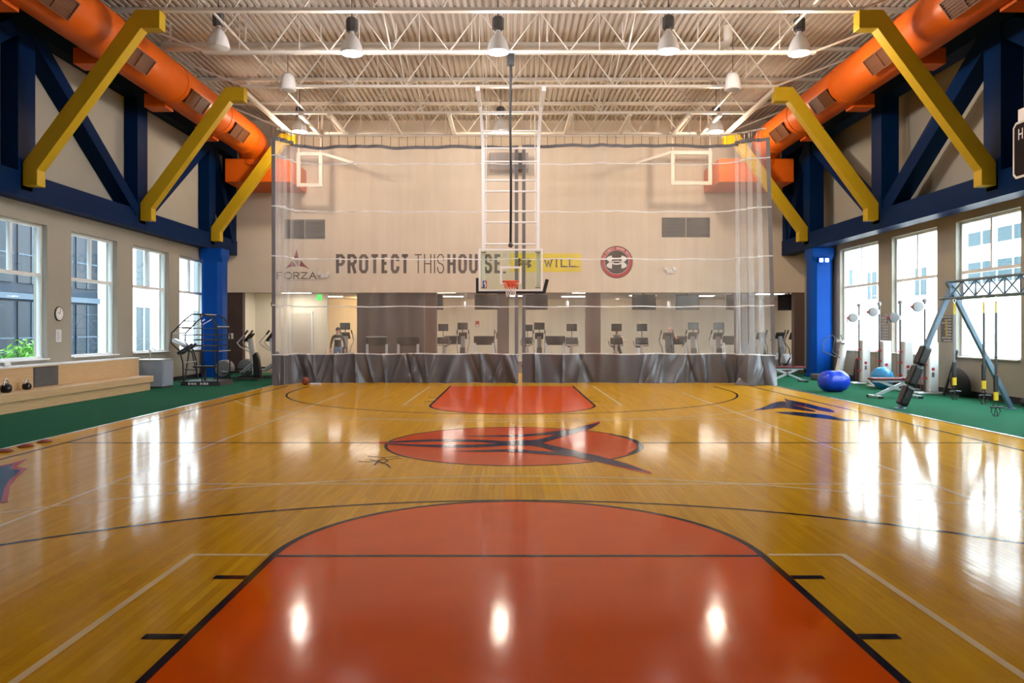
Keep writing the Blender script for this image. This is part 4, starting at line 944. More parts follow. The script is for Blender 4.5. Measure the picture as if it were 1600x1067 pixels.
def cable_column(y, head, label, x=11.0, pole=True):
    t = thing('cable_column', label, 'exercise machine', (x, y, 0.006), 0, 'white cable columns')
    B(-0.45, 0.28, -0.22, 0.22, 0, 0.06).build('base', 'silver', t, bevel=0.015)
    B(-0.12, 0.13, -0.13, 0.13, 0.06, 1.36).build('tower', 'white_plastic', t, bevel=0.03)
    MB().lathe([(0.0, 0.004), (0.045, 0.004), (0.045, 0.0)], 16, (-0.02, -0.131, 0.66), Matrix.Rotation(PI/2, 3, 'X')).build('round_badge', 'logo_red', t)
    mb = MB()
    for k in range(5): mb.box(-0.055, 0.015, -0.136, -0.1305, 0.46+k*0.025, 0.475+k*0.025)
    mb.build('badge_lettering', 'text_dark', t)
    MB().tube([(-0.17, 0, 0.06), (-0.17, 0, 2.42)], 0.024, 10).build('pole', 'dark_grey', t, True); MB().ball((-0.17, 0, 2.44), 0.06).build('pole_knob', 'mid_grey', t, True)
    z = head; hd = MB().lathe([(0.05, -0.06), (0.13, -0.05), (0.14, 0.0), (0.13, 0.05), (0.05, 0.06)], 18, (-0.38, -0.06, z), Matrix.Rotation(PI/2, 3, 'X')).build('pulley', 'mid_grey', t, True)
    MB().bar((-0.17, 0, z), (-0.38, -0.03, z), 0.06, 0.12).build('carriage', 'silver', t); MB().ball((-0.54, -0.06, z), 0.035).build('stop_ball', 'red', t, True)
    MB().tube([(-0.54, -0.06, z), (-0.56, -0.06, z-0.18)], 0.012, 6).build('handle', 'black', t, True)
    MB().tube([(-0.27, 0.05, z), (-0.24, 0.05, 0.1)], 0.006, 5).build('cable', 'red', t)
    for zz in (0.4, 0.75, 1.05): B(-0.21, -0.12, -0.03, 0.03, zz, zz+0.04).build('adjust_pin', 'red', t)
cable_column(23.7, 2.05, 'white cable column machine farthest along the right wall'); cable_column(22.4, 2.20, 'white cable column machine second from the blue column on the right')
cable_column(21.2, 2.02, 'white cable column machine directly behind the light blue ball'); cable_column(19.95, 2.28, 'white cable column machine nearest the suspension frame')
t = thing('vibration_platform', 'white curved vibration platform with handles by the right blue column', 'exercise machine', (10.95, 25.6, 0.006))
B(-0.75, 0.1, -0.35, 0.35, 0, 0.2).build('base', 'dark_grey', t, bevel=0.04)
MB().tube([(0.05, 0, 0.15), (0.12, 0, 0.5), (0.2, 0, 0.9), (0.24, 0, 1.28)], [0.14, 0.12, 0.11, 0.11], 12).build('column', 'white_plastic', t, True)
B(0.06, 0.32, -0.2, 0.2, 1.24, 1.34).build('console', 'white_plastic', t, bevel=0.03)
for s in (-1, 1): MB().tube([(0.2, s*0.1, 1.2), (0.0, s*0.35, 1.5), (-0.25, s*0.42, 1.35), (-0.3, s*0.4, 0.95), (0.05, s*0.1, 0.75)], 0.016, 8).build('handle', 'dark_grey', t, True)
t = thing('folded_mat', 'black folded mat leaning on the right wall beside the column', 'mat', (11.2, 25.0, 0.006))
MB().prism([(-0.30,0),(0.30,0),(0.30,0.25),(0.16,0.72),(-0.02,0.78),(-0.16,0.55)], lambda u, v, w: (0.28-w-0.0*v, u, v), 0.12).build('mat', 'rubber', t, bevel=0.03)
t = thing('balance_trainer', 'black dome balance trainer leaning against the right wall', 'balance trainer', (11.22, 19.05, 0.006))
Rm = Matrix.Rotation(-PI/2-0.22, 3, 'Y')
MB().lathe([(0, 0.0), (0.36, 0.0), (0.375, 0.03), (0.36, 0.06), (0.30, 0.13), (0.18, 0.19), (0, 0.21)], 28, (0.05, 0, 0.375), Rm).build('dome', 'rubber', t, True)
MB().tube([Vector((0.05, 0, 0.375))+Rm @ Vector((0.10*math.cos(a), 0.045*math.sin(a), 0.213)) for a in [2*PI*i/20 for i in range(20)]], 0.008, 5, closed=True).build('oval_badge', 'mid_grey', t, True)
t = thing('exercise_bar', 'thin black bar leaning on the right wall under the poster', 'bar', (11.15, 19.64, 0.006))
MB().tube([(0, 0.0, 0.0), (0.29, -0.1, 1.12)], 0.035, 10).build('bar', 'black', t, True); MB().ball((0.29, -0.1, 1.13), 0.042).build('end_cap', 'dark_grey', t, True)
def poster(y, z0, z1, w, label, ink):
    t = thing('wall_poster', label, 'poster', (XR, y, z0)); B(-0.006, -0.001, -w/2, w/2, 0, z1-z0).build('sheet', ink, t)
    mb = MB(); rp = random.Random(int(z0*99)); n = 9
    for k in range(n):
        z = (z1-z0)*(k+0.3)/n; mb.box(-0.008, -0.0062, -w/2+0.03, w/2-0.03-rp.random()*w*0.4, z, z+(z1-z0)/n*0.45)
    mb.build('print', 'poster_ink', t); return t
poster(23.42, 1.38, 2.18, 0.5, 'grey instruction poster on the pier behind the cable columns', 'mid_grey')
q = poster(20.12, 1.36, 2.06, 0.52, 'dark poster with a yellow stripe on the pier beside the suspension frame', 'poster'); B(-0.009, -0.0082, -0.05, 0.03, 0.15, 0.6).build('yellow_stripe', 'poster_yellow', q)
# suspension training frame
t = thing('suspension_rig', 'blue-grey A-frame suspension rig with lattice top beam on the right', 'exercise frame', (9.36, 16.25, 0.006))
YE = -4.5
for y0, tag_ in ((0, 1), (YE, 0)):
    MB().bar((0.08, y0, 2.70), (-1.06, y0, 0.02), 0.10, 0.10, (0, 1, 0)).build('leg', 'frame_blue', t, bevel=0.01); MB().bar((-0.05, y0, 2.70), (1.30, y0, 0.02), 0.09, 0.09, (0, 1, 0)).build('leg', 'frame_blue', t, bevel=0.01)
    B(-1.16, -0.96, y0-0.09, y0+0.09, 0, 0.02).build('foot_plate', 'frame_blue', t); B(1.2, 1.4, y0-0.09, y0+0.09, 0, 0.02).build('foot_plate', 'frame_blue', t)
for a, b in ((0.06, 0.50), (0.52, 0.97), (0.99, 1.42)):           # pads strapped to the lower front leg
    p0 = Vector((-1.06, 0, 0.02)); p1 = Vector((0.08, 0, 2.70)); d = (p1-p0).normalized()
    MB().bar(p0+d*a, p0+d*b, 0.21, 0.21, (0, 1, 0)).build('leg_pad', 'black', t, bevel=0.05)
MB().tube([(0, 0.1, 2.70), (0, YE, 2.70)], 0.03, 8).build('top_chord', 'frame_blue', t, True)
for s in (-1, 1):
    MB().tube([(s*0.15, 0.1, 2.34), (s*0.15, YE, 2.34)], 0.025, 8).build('lower_chord', 'frame_blue', t, True)
    y = 0.0; k = 0
    while y > YE+0.3:
        MB().bar((0, y, 2.69), (s*0.15, y-0.22, 2.35), 0.025, 0.025).bar((s*0.15, y-0.22, 2.35), (0, y-0.45, 2.69), 0.025, 0.025).build('lattice', 'frame_blue', t); y -= 0.45
def strap(y, zb, m1, label):
    t = thing('suspension_strap', label, 'strap', (9.21, y, zb), 0, 'suspension straps'); H = 2.31-zb
    MB().tube([(0, 0, H+0.03), (0.03, 0, H-0.02), (0.0, 0, H-0.08), (-0.03, 0, H-0.02), (0, 0, H+0.03)], 0.008, 6).build('carabiner', 'silver', t, True)
    B(-0.02, 0.02, -0.006, 0.006, H-0.30, H-0.08).build('anchor_band', 'trx_yellow', t)
    B(-0.022, 0.022, -0.008, 0.008, 0.42, H-0.30).build('webbing', m1, t)
    B(-0.04, 0.04, -0.02, 0.02, 0.48, 0.80).build('adjuster', 'black', t, bevel=0.01); B(-0.035, 0.035, -0.022, 0.022, 0.32, 0.48).build('yellow_band', 'trx_yellow', t)
    for s in (-1, 1):
        MB().tube([(0.0, 0, 0.34), (s*0.05, 0.01, 0.22), (s*0.09, 0.01, 0.12), (s*0.04, 0.0, 0.02), (-s*0.03, 0, 0.03), (-s*0.02, 0, 0.12), (s*0.05, 0.01, 0.22)], 0.008, 6).build('foot_loop', 'black', t, True)
        MB().tube([(s*0.01, -0.03, 0.2), (s*0.12, -0.03, 0.19)], 0.016, 8).build('handle', 'black', t, True)
strap(15.83, 0.22, 'mid_grey', 'pale suspension strap nearest the A-frame legs'); strap(14.85, 0.22, 'black', 'middle one of three yellow and black suspension straps'); strap(14.48, 0.03, 'black', 'lowest hanging suspension strap, rightmost of the three')
t = thing('floor_tube', 'black padded tube lying along the foot of the right wall', 'tube', (11.3, 15.5, 0.006))
MB().tube([(0, -1.6, 0.09), (0, 1.3, 0.09)], 0.09, 12).build('tube', 'rubber', t, True); MB().tube([(0, -1.68, 0.09), (0, -1.6, 0.09)], 0.07, 12).build('end_cap', 'dark_grey', t, True)
t = thing('scoreboard', 'dark scoreboard with a silver rim at the right edge under the truss', 'scoreboard', (10.5, 14.5, 4.78))
B(-0.10, 0.09, -1.3, 1.28, 0, 1.15).build('casing', 'board_black', t, bevel=0.02)
mb = MB(); ribbon(mb, [(-1.28,0.12),(-1.28,1.05),(-1.2,1.13),(1.18,1.13),(1.26,1.05),(1.26,0.1),(1.18,0.02),(-1.2,0.02),(-1.28,0.12)], 0.05, lambda u, v: (-0.112, u, v)); mb.build('rim', 'silver', t)
for ch, (a, b) in zip('HOME', ((1.12, 0.98), (0.92, 0.78), (0.72, 0.56), (0.50, 0.38))):
    mb = MB(); letter(mb, ch, -a, -b, 0.78, 1.0, 0.03, lambda u, v: (-0.108, -u, v)); mb.build('letter', 'text_white', t)
B(-0.06, 0.06, -1.3, 1.2, 1.17, 1.42).build('header_panel', 'white_paint', t)
# small things on the floor
t = thing('basketball', 'reddish brown basketball lying by the left bottom of the curtain', 'ball', (-6.25, 23.45, 0.0))
MB().ball((0, 0, 0.12), 0.12, 20, 14).build('skin', 'ball_brown', t, True)
mb = MB(); mb.tube([(0.1205*math.cos(a), 0, 0.12+0.1205*math.sin(a)) for a in [2*PI*i/24 for i in range(24)]], 0.003, 4, closed=True); mb.tube([(0.1205*math.cos(a), 0.1205*math.sin(a), 0.12) for a in [2*PI*i/24 for i in range(24)]], 0.003, 4, closed=True); mb.build('seams', 'black', t)
t = thing('towel', 'white folded towel on the floor beside the basketball', 'towel', (-5.95, 23.45, 0.0)); B(-0.16, 0.16, -0.1, 0.1, 0.003, 0.03).build('lower_fold', 'paper', t, bevel=0.01); B(-0.15, 0.14, -0.09, 0.09, 0.03, 0.05).build('upper_fold', 'paper', t, bevel=0.01)
for y, nm in ((10.6, 'nearest'), (11.05, 'middle'), (11.5, 'farthest')):
    t = thing('marker_disc', '%s of three flat brown discs beside the left turf edge' % nm, 'disc', (-6.99, y, 0), 0, 'floor marker discs')
    MB().lathe([(0.10, 0.003), (0.105, 0.012), (0.05, 0.035), (0.03, 0.035)], 20).build('disc', 'ball_brown', t, True)

# ================================================================== CARDIO ROOM BEHIND THE CURTAIN
CZ = 3.30; FY = 40.5
struct(B(-14, 14, FY, FY+0.2, 0, CZ).build('wall_cardio_far', 'room_wall'), 'cream far wall of the cardio room')
struct(B(-11.6, -11.3, YB+0.3, FY, 0, CZ).build('wall_cardio_left', 'room_wall')); struct(B(13.4, 13.7, YB+0.3, FY, 0, CZ).build('wall_cardio_right', 'room_wall'))
struct(B(-12, 14, YB+0.3, FY, CZ, CZ+0.15).build('ceiling_cardio', 'tile'), 'white tile ceiling of the cardio room')
struct(B(-11.3, -8.1, 34.0, 34.2, 0, CZ).build('wall_cardio_partition', 'room_wall'), 'white partition wall with a door behind the curtain')
struct(B(-6.7, -3.75, 33.6, 33.9, 0, CZ).build('wall_cardio_dark', 'brown'), 'dark brown partition wall in the cardio room')
d = struct(empty('door_1', (-9.25, 34.0, 0)), 'cream door in the white partition wall')
B(-0.45, 0.45, -0.05, -0.001, 0.005, 2.42).build('leaf', 'door_cream', d); B(-0.52, -0.45, -0.07, -0.001, 0.005, 2.49).build('frame', 'white_paint', d); B(0.45, 0.52, -0.07, -0.001, 0.005, 2.49).build('frame', 'white_paint', d)
MB().tube([(0.36, -0.05, 1.0), (0.36, -0.1, 1.0), (0.28, -0.1, 1.0)], 0.012, 6).build('door_handle', 'silver', d, True)
for k, (x0, x1, y) in enumerate(((-3.35, -2.9, 30.5), (-0.50, -0.02, 31.5), (3.05, 3.62, 30.6), (9.0, 9.7, 30.4))):
    t = thing('brown_pillar', ['brown square pillar left of the hoop behind the curtain', 'brown square pillar directly behind the hoop', 'brown square pillar below the round emblem', 'brown square pillar behind the bunched right end of the curtain'][k], 'pillar', ((x0+x1)/2, y, 0), 0, 'brown pillars in the cardio room')
    w = (x1-x0)/2; B(-w, w, -0.25, 0.25, 0.005, CZ-0.005).build('shaft', 'brown_light', t); B(-w-0.02, w+0.02, -0.27, 0.27, 0.005, 0.15).build('plinth', 'brown', t)
# recessed ceiling lights
PL = [(-8.6, 36.5), (-9.2, 33.0), (-5.8, 35.0), (-6.0, 31.6), (-2.8, 36.5), (-2.9, 32.6), (0.6, 36.0), (0.6, 32.3), (3.1, 36.6), (3.3, 32.8), (6.2, 35.6), (6.0, 32.0), (9.0, 36.0), (8.6, 32.2), (11.6, 34.2)]
wh = ['left', 'left of centre', 'centre', 'right of centre', 'right']
for k, (x, y) in enumerate(PL):
    t = thing('ceiling_panel_light', 'recessed ceiling light in the cardio room, %s %s' % ('back row' if y > 34 else 'front row', ['above the partition door', 'above the far left doorway', 'above the lit alcove', 'in front of the dark partition', 'left of the hoop', 'beside the left pillar', 'behind the net', 'under the rim', 'left of the square pillar', 'beside the square pillar', 'between the hung screens', 'before the hung screens', 'near the right pillar', 'right of the bunched curtain', 'over the dark ellipticals at far right'][k]), 'light', (x, y, CZ), 0, 'cardio room ceiling lights')
    B(-0.62, 0.62, -0.32, 0.32, -0.025, -0.001).build('frame', 'white_plastic', t); B(-0.58, 0.58, -0.28, 0.28, -0.032, -0.026).build('diffuser', 'panel_light', t)
t = thing('alcove_downlight', 'warm downlight in the amber-lit alcove beside the dark partition', 'light', (-7.35, 38.6, CZ)); MB().lathe([(0.1, -0.001), (0.1, -0.03), (0.08, -0.03), (0.08, -0.005)], 16).build('trim_ring', 'white_plastic', t, True)
MB().lathe([(0, -0.012), (0.078, -0.012), (0.078, -0.007)], 16).build('bulb', 'panel_light', t)
ld = bpy.data.lights.new('downlight', 'POINT'); ld.energy = 140; ld.color = (1, 0.66, 0.30); ld.shadow_soft_size = 0.08; lo = bpy.data.objects.new('downlight', ld); C.objects.link(lo); lo.parent = t; lo.location = (0, 0, -0.15)
for x, y, nm in ((-1.5, 39.6, 'left of the hoop'), (1.6, 39.6, 'right of the hoop'), (5.6, 39.6, 'between the hung screens')):
    t = thing('wall_washer_light', 'warm wall washer light at the far cream wall '+nm, 'light', (x, y, CZ), 0, 'wall washers'); MB().lathe([(0.1, -0.001), (0.1, -0.03), (0.08, -0.03), (0.08, -0.005)], 16).build('trim_ring', 'white_plastic', t, True); MB().lathe([(0, -0.012), (0.078, -0.012), (0.078, -0.007)], 16).build('bulb', 'panel_light', t)
    ld = bpy.data.lights.new('wash', 'POINT'); ld.energy = 5; ld.color = (1, 0.74, 0.42); ld.shadow_soft_size = 0.2; lo = bpy.data.objects.new('wash', ld); C.objects.link(lo); lo.parent = t; lo.location = (0, 0, -0.15)
# hung televisions
def tv(x, y, z0, z1, w, rz, label, lit=False):
    t = thing('television', label, 'television', (x, y, z0), rz, 'hung televisions'); h = z1-z0
    B(-w/2, w/2, -0.04, 0.04, 0, h).build('housing', 'black', t, bevel=0.015); B(-w/2+0.03, w/2-0.03, -0.045, -0.04, 0.03, h-0.03).build('screen', 'screen', t)
    MB().tube([(0, 0.06, h*0.5), (0, 0.06, CZ-z0)], 0.025, 8).build('ceiling_pole', 'black', t, True); B(-0.12, 0.12, 0.02, 0.08, h*0.3, h*0.7).build('bracket', 'black', t)
for px, d, w, nm in ((682, 31.2, 0.55, 'beside the left brown pillar'), (760, 31.0, 0.95, 'left of the hoop net'), (838, 31.0, 0.93, 'right of the hoop net'), (1006, 31.2, 0.98, 'left of the two right of the square pillar'), (1074, 31.2, 0.96, 'right of the two right of the square pillar'), (1146, 31.4, 0.6, 'partly behind the right pillar')):
    tv((px-VX)/FOC*d, d, 2.50, 3.12, w, 0.0, 'black hung television '+nm)
tv(11.15, 30.5, 2.46, 3.10, 0.86, -0.25, 'black hung television left of the right blue column, seen from behind')
t = thing('exit_sign', 'small green exit sign hung under the cardio ceiling', 'sign', (-8.2, 33.0, 2.95)); B(-0.10, 0.10, -0.02, 0.02, 0, 0.26).build('panel', 'exit_green', t); MB().tube([(0, 0, 0.26), (0, 0, CZ-2.95)], 0.01, 6).build('stem', 'silver', t)
t = thing('fire_alarm', 'small red fire alarm on the far cream wall', 'alarm', (-1.7, FY, 1.85)); B(-0.1, 0.1, -0.05, -0.001, 0, 0.3).build('box', 'red', t); B(-0.07, 0.07, -0.06, -0.05, 0.02, 0.12).build('strobe', 'white_plastic', t)
t = thing('hanging_sphere_lamp', 'dark pendant fixture beside the brown pier at far left', 'pendant', (-9.9, 32.0, 2.65)); MB().ball((0, 0, 0.1), (0.08, 0.08, 0.14)).build('shade', 'dark_grey', t, True); MB().tube([(0, 0, 0.2), (0, 0, CZ-2.65)], 0.012, 6).build('cord', 'dark_grey', t)
for k, (px, d) in enumerate(((728, 33), (886, 33), (1045, 33))):
    t = thing('ceiling_speaker', 'small white speaker hung from the cardio ceiling %s' % ('left of the hoop', 'left of the square pillar', 'between the two televisions')[k], 'speaker', ((px-VX)/FOC*d, d, 2.62)); MB().lathe([(0.05, 0), (0.07, 0.02), (0.07, 0.28), (0.05, 0.3)], 12).build('body', 'white_plastic', t, True); MB().tube([(0, 0, 0.3), (0, 0, CZ-2.62)], 0.01, 6).build('stem', 'silver', t)
# machines; the prototype is used for the first place
pe, pb, pt_, pe2 = elliptical('elliptical_trainer', 'mid_grey', True), bike('exercise_bike'), treadmill('treadmill'), elliptical('elliptical_trainer', 'dark_grey', False)
FW = -PI/2                                                  # machines face the court
def mx(px, d): return (px-VX)/FOC*d
for proto, px, d, cat, lab in (
    (pe, 543, 33.6, 'elliptical', 'elliptical with a screen beside the standing person in the alcove'),
    (pt_, 592, 32.0, 'treadmill', 'treadmill in front of the left part of the dark partition'),
    (pt_, 640, 32.0, 'treadmill', 'treadmill in front of the right part of the dark partition'),
    (pb, 694, 33.6, 'exercise bike', 'exercise bike beside the left brown pillar'),
    (pe, 724, 33.2, 'elliptical', 'elliptical with a raised screen under the fire alarm'),
    (pt_, 711, 36.0, 'treadmill', 'treadmill at the back behind the raised screen left of the hoop'),
    (pt_, 757, 34.6, 'treadmill', 'treadmill with a wide console left of the curtain gap'),
    (pe2, 782, 33.4, 'elliptical', 'elliptical just left of the curtain gap in front of the pillar'),
    (pb, 824, 34.2, 'exercise bike', 'exercise bike just right of the curtain gap'),
    (pe, 842, 32.6, 'elliptical', 'elliptical with a raised screen right of the curtain gap'),
    (pt_, 866, 34.4, 'treadmill', 'treadmill with an arched console left of the square pillar'),
    (pb, 892, 32.6, 'exercise bike', 'exercise bike with a raised screen left of the square pillar'),
    (pb, 961, 32.4, 'exercise bike', 'exercise bike with the seated rider right of the square pillar'),
    (pb, 1000, 32.2, 'exercise bike', 'exercise bike with a raised screen between the rider and the bald person'),
    (pe2, 1040, 32.4, 'elliptical', 'elliptical used by the bald person'),
    (pt_, 1054, 35.6, 'treadmill', 'treadmill at the back behind the bald person'),
    (pe, 1079, 31.8, 'elliptical', 'elliptical with a tall console right of the bald person'),
    (pe, 1118, 31.8, 'elliptical', 'elliptical with a tall console left of the right pillar'),
    (pt_, 1140, 35.0, 'treadmill', 'treadmill at the back behind the right pillar'),
    (pe2, 1185, 31.6, 'elliptical', 'elliptical seen through the bunched right end of the curtain'),
    (pe2, 1236, 30.9, 'elliptical', 'black elliptical in the clear right of the curtain'),
    (pe2, 1214, 33.5, 'elliptical', 'black elliptical at the very edge of the curtain on the right')):
    put(proto, mx(px, d), d, FW+0.0, lab, cat, 'cardio machines behind the curtain')
t = thing('cable_station', 'white upright cable station beside the right blue column', 'exercise machine', (mx(1254, 31.2), 31.2, 0.006))
B(-0.14, 0.14, -0.12, 0.12, 0.05, 1.55).build('tower', 'white_plastic', t, bevel=0.03); B(-0.3, 0.3, -0.3, 0.3, 0, 0.05).build('base', 'silver', t); B(-0.2, 0.2, -0.16, -0.1, 1.5, 1.8).build('console', 'black', t)
MB().tube([(0.25, 0, 0.05), (0.25, 0, 1.3)], 0.03, 8).build('side_post', 'silver', t, True)

# ================================================================== PEOPLE
def person(label, loc, rz, J, shirt, legs, bare_arm, hair, scale=1.0):
    """J: joint positions; one continuous skinned body, hair as a child"""
    me = bpy.data.meshes.new('person'); order = list(J); V = [J[k][0] for k in order]; idx = {k: i for i, k in enumerate(order)}
    E = [(idx[J[k][2]], idx[k]) for k in order if J[k][2]]
    me.from_pydata(V, E, []); o = bpy.data.objects.new('person', me); C.objects.link(o)
    mod = o.modifiers.new('skin', 'SKIN'); mod.use_smooth_shade = True
    for i, k in enumerate(order):
        sv = me.skin_vertices[0].data[i]; r = J[k][1]; sv.radius = r if isinstance(r, tuple) else (r, r); sv.use_root = (k == 'pelvis')
    sb = o.modifiers.new('sub', 'SUBSURF'); sb.levels = 2; sb.render_levels = 2
    dg = bpy.context.evaluated_depsgraph_get(); m2 = bpy.data.meshes.new_from_object(o.evaluated_get(dg)); o.modifiers.clear(); o.data = m2
    m2.materials.clear()
    for m in ('skin', shirt, legs, 'black'): m2.materials.append(M[m])
    keys = [(Vector(J[k][0]), J[k][3]) for k in order]
    segs = [(Vector(J[J[k][2]][0]), Vector(J[k][0]), J[k][3]) for k in order if J[k][2]]
    def reg(c):
        best = None
        for a, b, m in segs:
            ab = b-a; t = max(0, min(1, (c-a).dot(ab)/max(ab.length_squared, 1e-9))); q = (c-(a+ab*t)).length
            if best is None or q < best[0]: best = (q, m)
        return best[1]
    for p in m2.polygons: p.material_index = reg(p.center); p.use_smooth = True
    o.location = loc; o.rotation_euler = (0, 0, rz); o.scale = (scale,)*3
    tag(o, label, 'person')
    hd = Vector(J['head'][0])
    if hair: MB().ball(hd+Vector((0, 0.02, 0.05)), (0.090, 0.105, 0.095), 14, 10).build('hair', 'hair', o, True)
    fz = hd.z-0.005
    for s in (-1, 1):
        MB().ball((hd.x+s*0.032, hd.y-0.088, fz+0.01), (0.012, 0.008, 0.008), 8, 6).build('eye', 'black', o, True); MB().ball((hd.x+s*0.085, hd.y+0.005, fz), (0.012, 0.025, 0.033), 8, 6).build('ear', 'skin', o, True)
    MB().ball((hd.x, hd.y-0.102, fz-0.02), (0.013, 0.02, 0.024), 8, 6).build('nose', 'skin', o, True); MB().ball((hd.x, hd.y-0.086, fz-0.062), (0.026, 0.008, 0.007), 8, 6).build('mouth', 'red', o, True)
    return o
def fingers(J, s, hand, wrist, region=0):
    h = Vector(J[hand][0]); w = Vector(J[wrist][0]); d = (h-w).normalized(); x = d.cross(Vector((0, 1, 0)))
    if x.length < 0.1: x = Vector((1, 0, 0))
    x.normalize()
    for i, (off, ln) in enumerate(((-0.030, 0.075), (-0.010, 0.085), (0.010, 0.08), (0.028, 0.062))):
        a = h+x*off+d*0.03; k1, k2 = hand+'f%d' % i, hand+'g%d' % i
        J[k1] = (tuple(a+d*ln*0.5), 0.009, hand, region); J[k2] = (tuple(a+d*ln*0.9+Vector((0, -0.02, 0))), 0.008, k1, region)
    J[hand+'t'] = (tuple(h-x*0.045*s+d*0.01+Vector((0, -0.02, 0))), 0.011, hand, region); J[hand+'u'] = (tuple(h-x*0.055*s+d*0.045+Vector((0, -0.03, 0))), 0.009, hand+'t', region)
def upright(arm_region, leg_lo):
    J = {'pelvis': ((0, 0, 0.93), (0.16, 0.11), None, 2), 'waist': ((0, 0, 1.08), (0.145, 0.10), 'pelvis', 1), 'chest': ((0, 0, 1.32), (0.17, 0.115), 'waist', 1), 'collar': ((0, 0, 1.44), (0.11, 0.09), 'chest', 1),
         'neck': ((0, -0.005, 1.51), 0.055, 'collar', 0), 'jaw': ((0, -0.02, 1.57), (0.070, 0.075), 'neck', 0), 'head': ((0, -0.01, 1.65), (0.082, 0.098), 'jaw', 0), 'crown': ((0, 0.0, 1.72), (0.06, 0.07), 'head', 0)}
    for s, n in ((-1, 'l'), (1, 'r')):
        J['sh'+n] = ((s*0.19, 0, 1.40), 0.068, 'collar', 1); J['el'+n] = ((s*0.27, 0.03, 1.13), 0.048, 'sh'+n, arm_region); J['wr'+n] = ((s*0.30, -0.06, 0.90), 0.032, 'el'+n, arm_region); J['ha'+n] = ((s*0.30, -0.09, 0.82), (0.042, 0.024), 'wr'+n, 0)
        fingers(J, s, 'ha'+n, 'wr'+n)
        J['hip'+n] = ((s*0.10, 0, 0.86), 0.095, 'pelvis', 2); J['kn'+n] = ((s*0.11, -0.02, 0.49), 0.062, 'hip'+n, 2); J['an'+n] = ((s*0.11, 0.02, 0.09), 0.043, 'kn'+n, leg_lo); J['to'+n] = ((s*0.12, -0.15, 0.045), (0.045, 0.035), 'an'+n, 3)
    return J
J = upright(1, 2)
p1 = person('person in a dark printed long-sleeved shirt and jeans standing in the alcove', (mx(528, 31.8), 31.8, 0.0), 0.2, J, 'shirt_dark', 'jeans', False, True)
mb = MB(); mb.box(-0.11, 0.11, -0.128, -0.122, 1.27, 1.35); mb.build('shirt_print', 'text_white', p1)
J = upright(0, 0)
for n, s in (('l', -1), ('r', 1)):                          # seated on the bike, leaning on the bars
    J['el'+n] = ((s*0.26, -0.16, 1.22), 0.045, 'sh'+n, 0); J['wr'+n] = ((s*0.29, -0.42, 1.20), 0.032, 'el'+n, 0); J['ha'+n] = ((s*0.29, -0.50, 1.20), (0.04, 0.026), 'wr'+n, 0)
    for k in list(J):
        if k.startswith('ha'+n) and k != 'ha'+n: del J[k]
    fingers(J, s, 'ha'+n, 'wr'+n)
    J['kn'+n] = ((s*0.12, -0.40, 0.80 if s < 0 else 0.64), 0.065, 'hip'+n, 2); J['an'+n] = ((s*0.13, -0.36 if s < 0 else -0.22, 0.42 if s < 0 else 0.24), 0.043, 'kn'+n, 0); J['to'+n] = ((s*0.13, -0.52 if s < 0 else -0.38, 0.37 if s < 0 else 0.19), (0.045, 0.035), 'an'+n, 3)
person('person in a dark sleeveless top riding the bike right of the square pillar', (mx(964, 32.75), 32.76, 0.07), 0.0, J, 'shirt_grey', 'shorts_black', True, True, 0.95)
J = upright(0, 0)
for n, s in (('l', -1), ('r', 1)):
    J['el'+n] = ((s*0.28, -0.12, 1.20), 0.045, 'sh'+n, 0); J['wr'+n] = ((s*0.26, -0.34, 1.26), 0.032, 'el'+n, 0); J['ha'+n] = ((s*0.25, -0.42, 1.28), (0.04, 0.026), 'wr'+n, 0)
    for k in list(J):
        if k.startswith('ha'+n) and k != 'ha'+n: del J[k]
    fingers(J, s, 'ha'+n, 'wr'+n)
person('bald person in a grey shirt exercising between the two televisions', (mx(1046, 32.9), 32.75, 0.36-0.25), 0.0, J, 'shirt_grey', 'shorts_black', True, False, 0.97)

# ================================================================== OUTSIDE THE WINDOWS
# left: a tall glazed office block in shade, a white block beyond it, shrubs; right: sunlit white block
t = thing('office_building', 'dark glazed office block close outside the left windows', 'building', (-21, 0, -0.3))
B(-8, 0, -20, 39.0, 0, 26).build('wall', 'facade_shade', t)  # height and near end run beyond view, sized to block sun and sky
for zf in range(7):
    z = 0.4+zf*3.6
    B(0, 0.12, -20, 39, z+2.9, z+3.15).build('floor_band', 'facade_frame', t)
    for k in range(16):
        y = 4.0+k*2.2
        if y > 37: break
        f = B(0.0, 0.05, y, y+1.9, z, z+2.8).build('window', 'facade_glass', t)
        if zf < 3: B(0.05, 0.09, y+0.92, y+0.98, z, z+2.8).build('mullion', 'facade_frame', f); B(0.05, 0.085, y, y+1.9, z+1.2, z+1.26).build('glazing_bar', 'facade_frame', f)
t = thing('white_building', 'bright white block seen through the far left windows', 'building', (-20, 0, -0.3))
B(-8, 0, 40.0, 75, 0, 15).build('wall', 'facade_white', t)
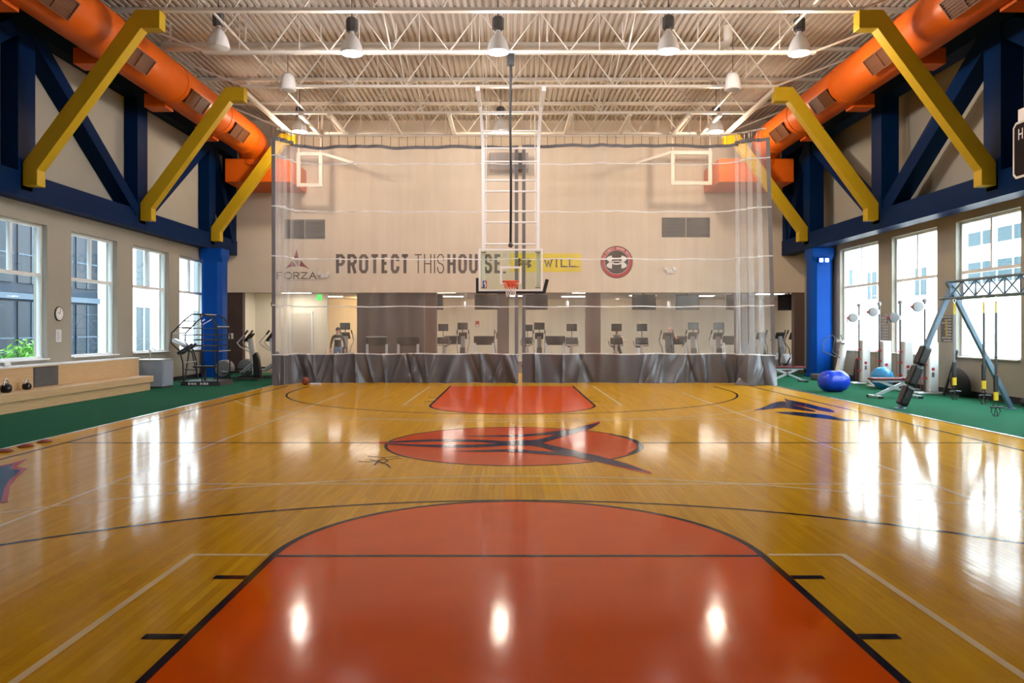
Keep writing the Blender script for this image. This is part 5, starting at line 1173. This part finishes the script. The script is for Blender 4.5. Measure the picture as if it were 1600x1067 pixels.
for z in (0.8, 4.2, 8.4):
    for y in (41.0, 44.8, 48.4, 52.0, 56, 60):
        f = B(-0.05, 0.03, y, y+1.5, z, z+2.4).build('window', 'teal_glass', t); B(0.03, 0.07, y+0.7, y+0.78, z, z+2.4).build('mullion', 'facade_white', f); B(0.0, 0.1, y-0.1, y+1.6, z+2.4, z+2.55).build('lintel', 'facade_white', f)
t = thing('white_building', 'sunlit white block outside the right windows', 'building', (24, 0, -0.3))
B(0, 8, -10, 80, 0, 12).build('wall', 'facade_white', t)
for y0, y1, z0, z1 in ((20, 25, 4.7, 5.6), (26, 30, 4.7, 5.6), (31.5, 40, 4.35, 5.45), (31.5, 40, 6.3, 7.0), (41.5, 42.6, 4.0, 5.6), (44.0, 45.2, 4.0, 5.6), (47.5, 48.6, 4.0, 5.8), (50, 51.2, 4.0, 5.8), (53.5, 55, 3.6, 6.2), (57, 58.5, 3.6, 6.2)):
    f = B(-0.04, 0.02, y0, y1, z0, z1).build('window', 'teal_glass', t); n = max(2, int((y1-y0)/1.2))
    for k in range(1, n): y = y0+(y1-y0)*k/n; B(-0.07, -0.04, y-0.04, y+0.04, z0, z1).build('mullion', 'facade_white', f)
def shrub(x, y, r, h, label, seed):
    t = thing('shrub', label, 'shrub', (x, y, -0.3), 0, 'shrubs outside'); rs = random.Random(seed); mb = MB()
    for k in range(900):
        u = Vector((rs.gauss(0, 1), rs.gauss(0, 1), rs.gauss(0, 1))).normalized()*rs.uniform(0.55, 1.0); c = Vector((u.x*r, u.y*r, h*0.55+u.z*h*0.45)); a = Vector((rs.gauss(0, 1), rs.gauss(0, 1), rs.gauss(0, 0.5))).normalized(); b = a.cross(Vector((rs.gauss(0, 1), rs.gauss(0, 1), rs.gauss(0, 1)))).normalized()
        mb.add([c-a*0.09, c+b*0.035, c+a*0.09, c-b*0.035], [(0, 1, 2, 3)])
    mb.build('foliage', 'leaf', t)['kind'] = 'stuff'
    st = MB()
    for k in range(5): a = k*1.3; st.tube([(0, 0, 0), (0.15*math.cos(a), 0.15*math.sin(a), h*0.3), (r*0.5*math.cos(a), r*0.5*math.sin(a), h*0.7)], 0.02, 5)
    st.build('stems', 'bark', t)
shrub(-13.2, 20.9, 0.75, 1.75, 'bright green shrub outside the near left window, right of the pane', 1); shrub(-13.6, 19.1, 0.8, 1.55, 'lower green shrub outside the near left window', 2)
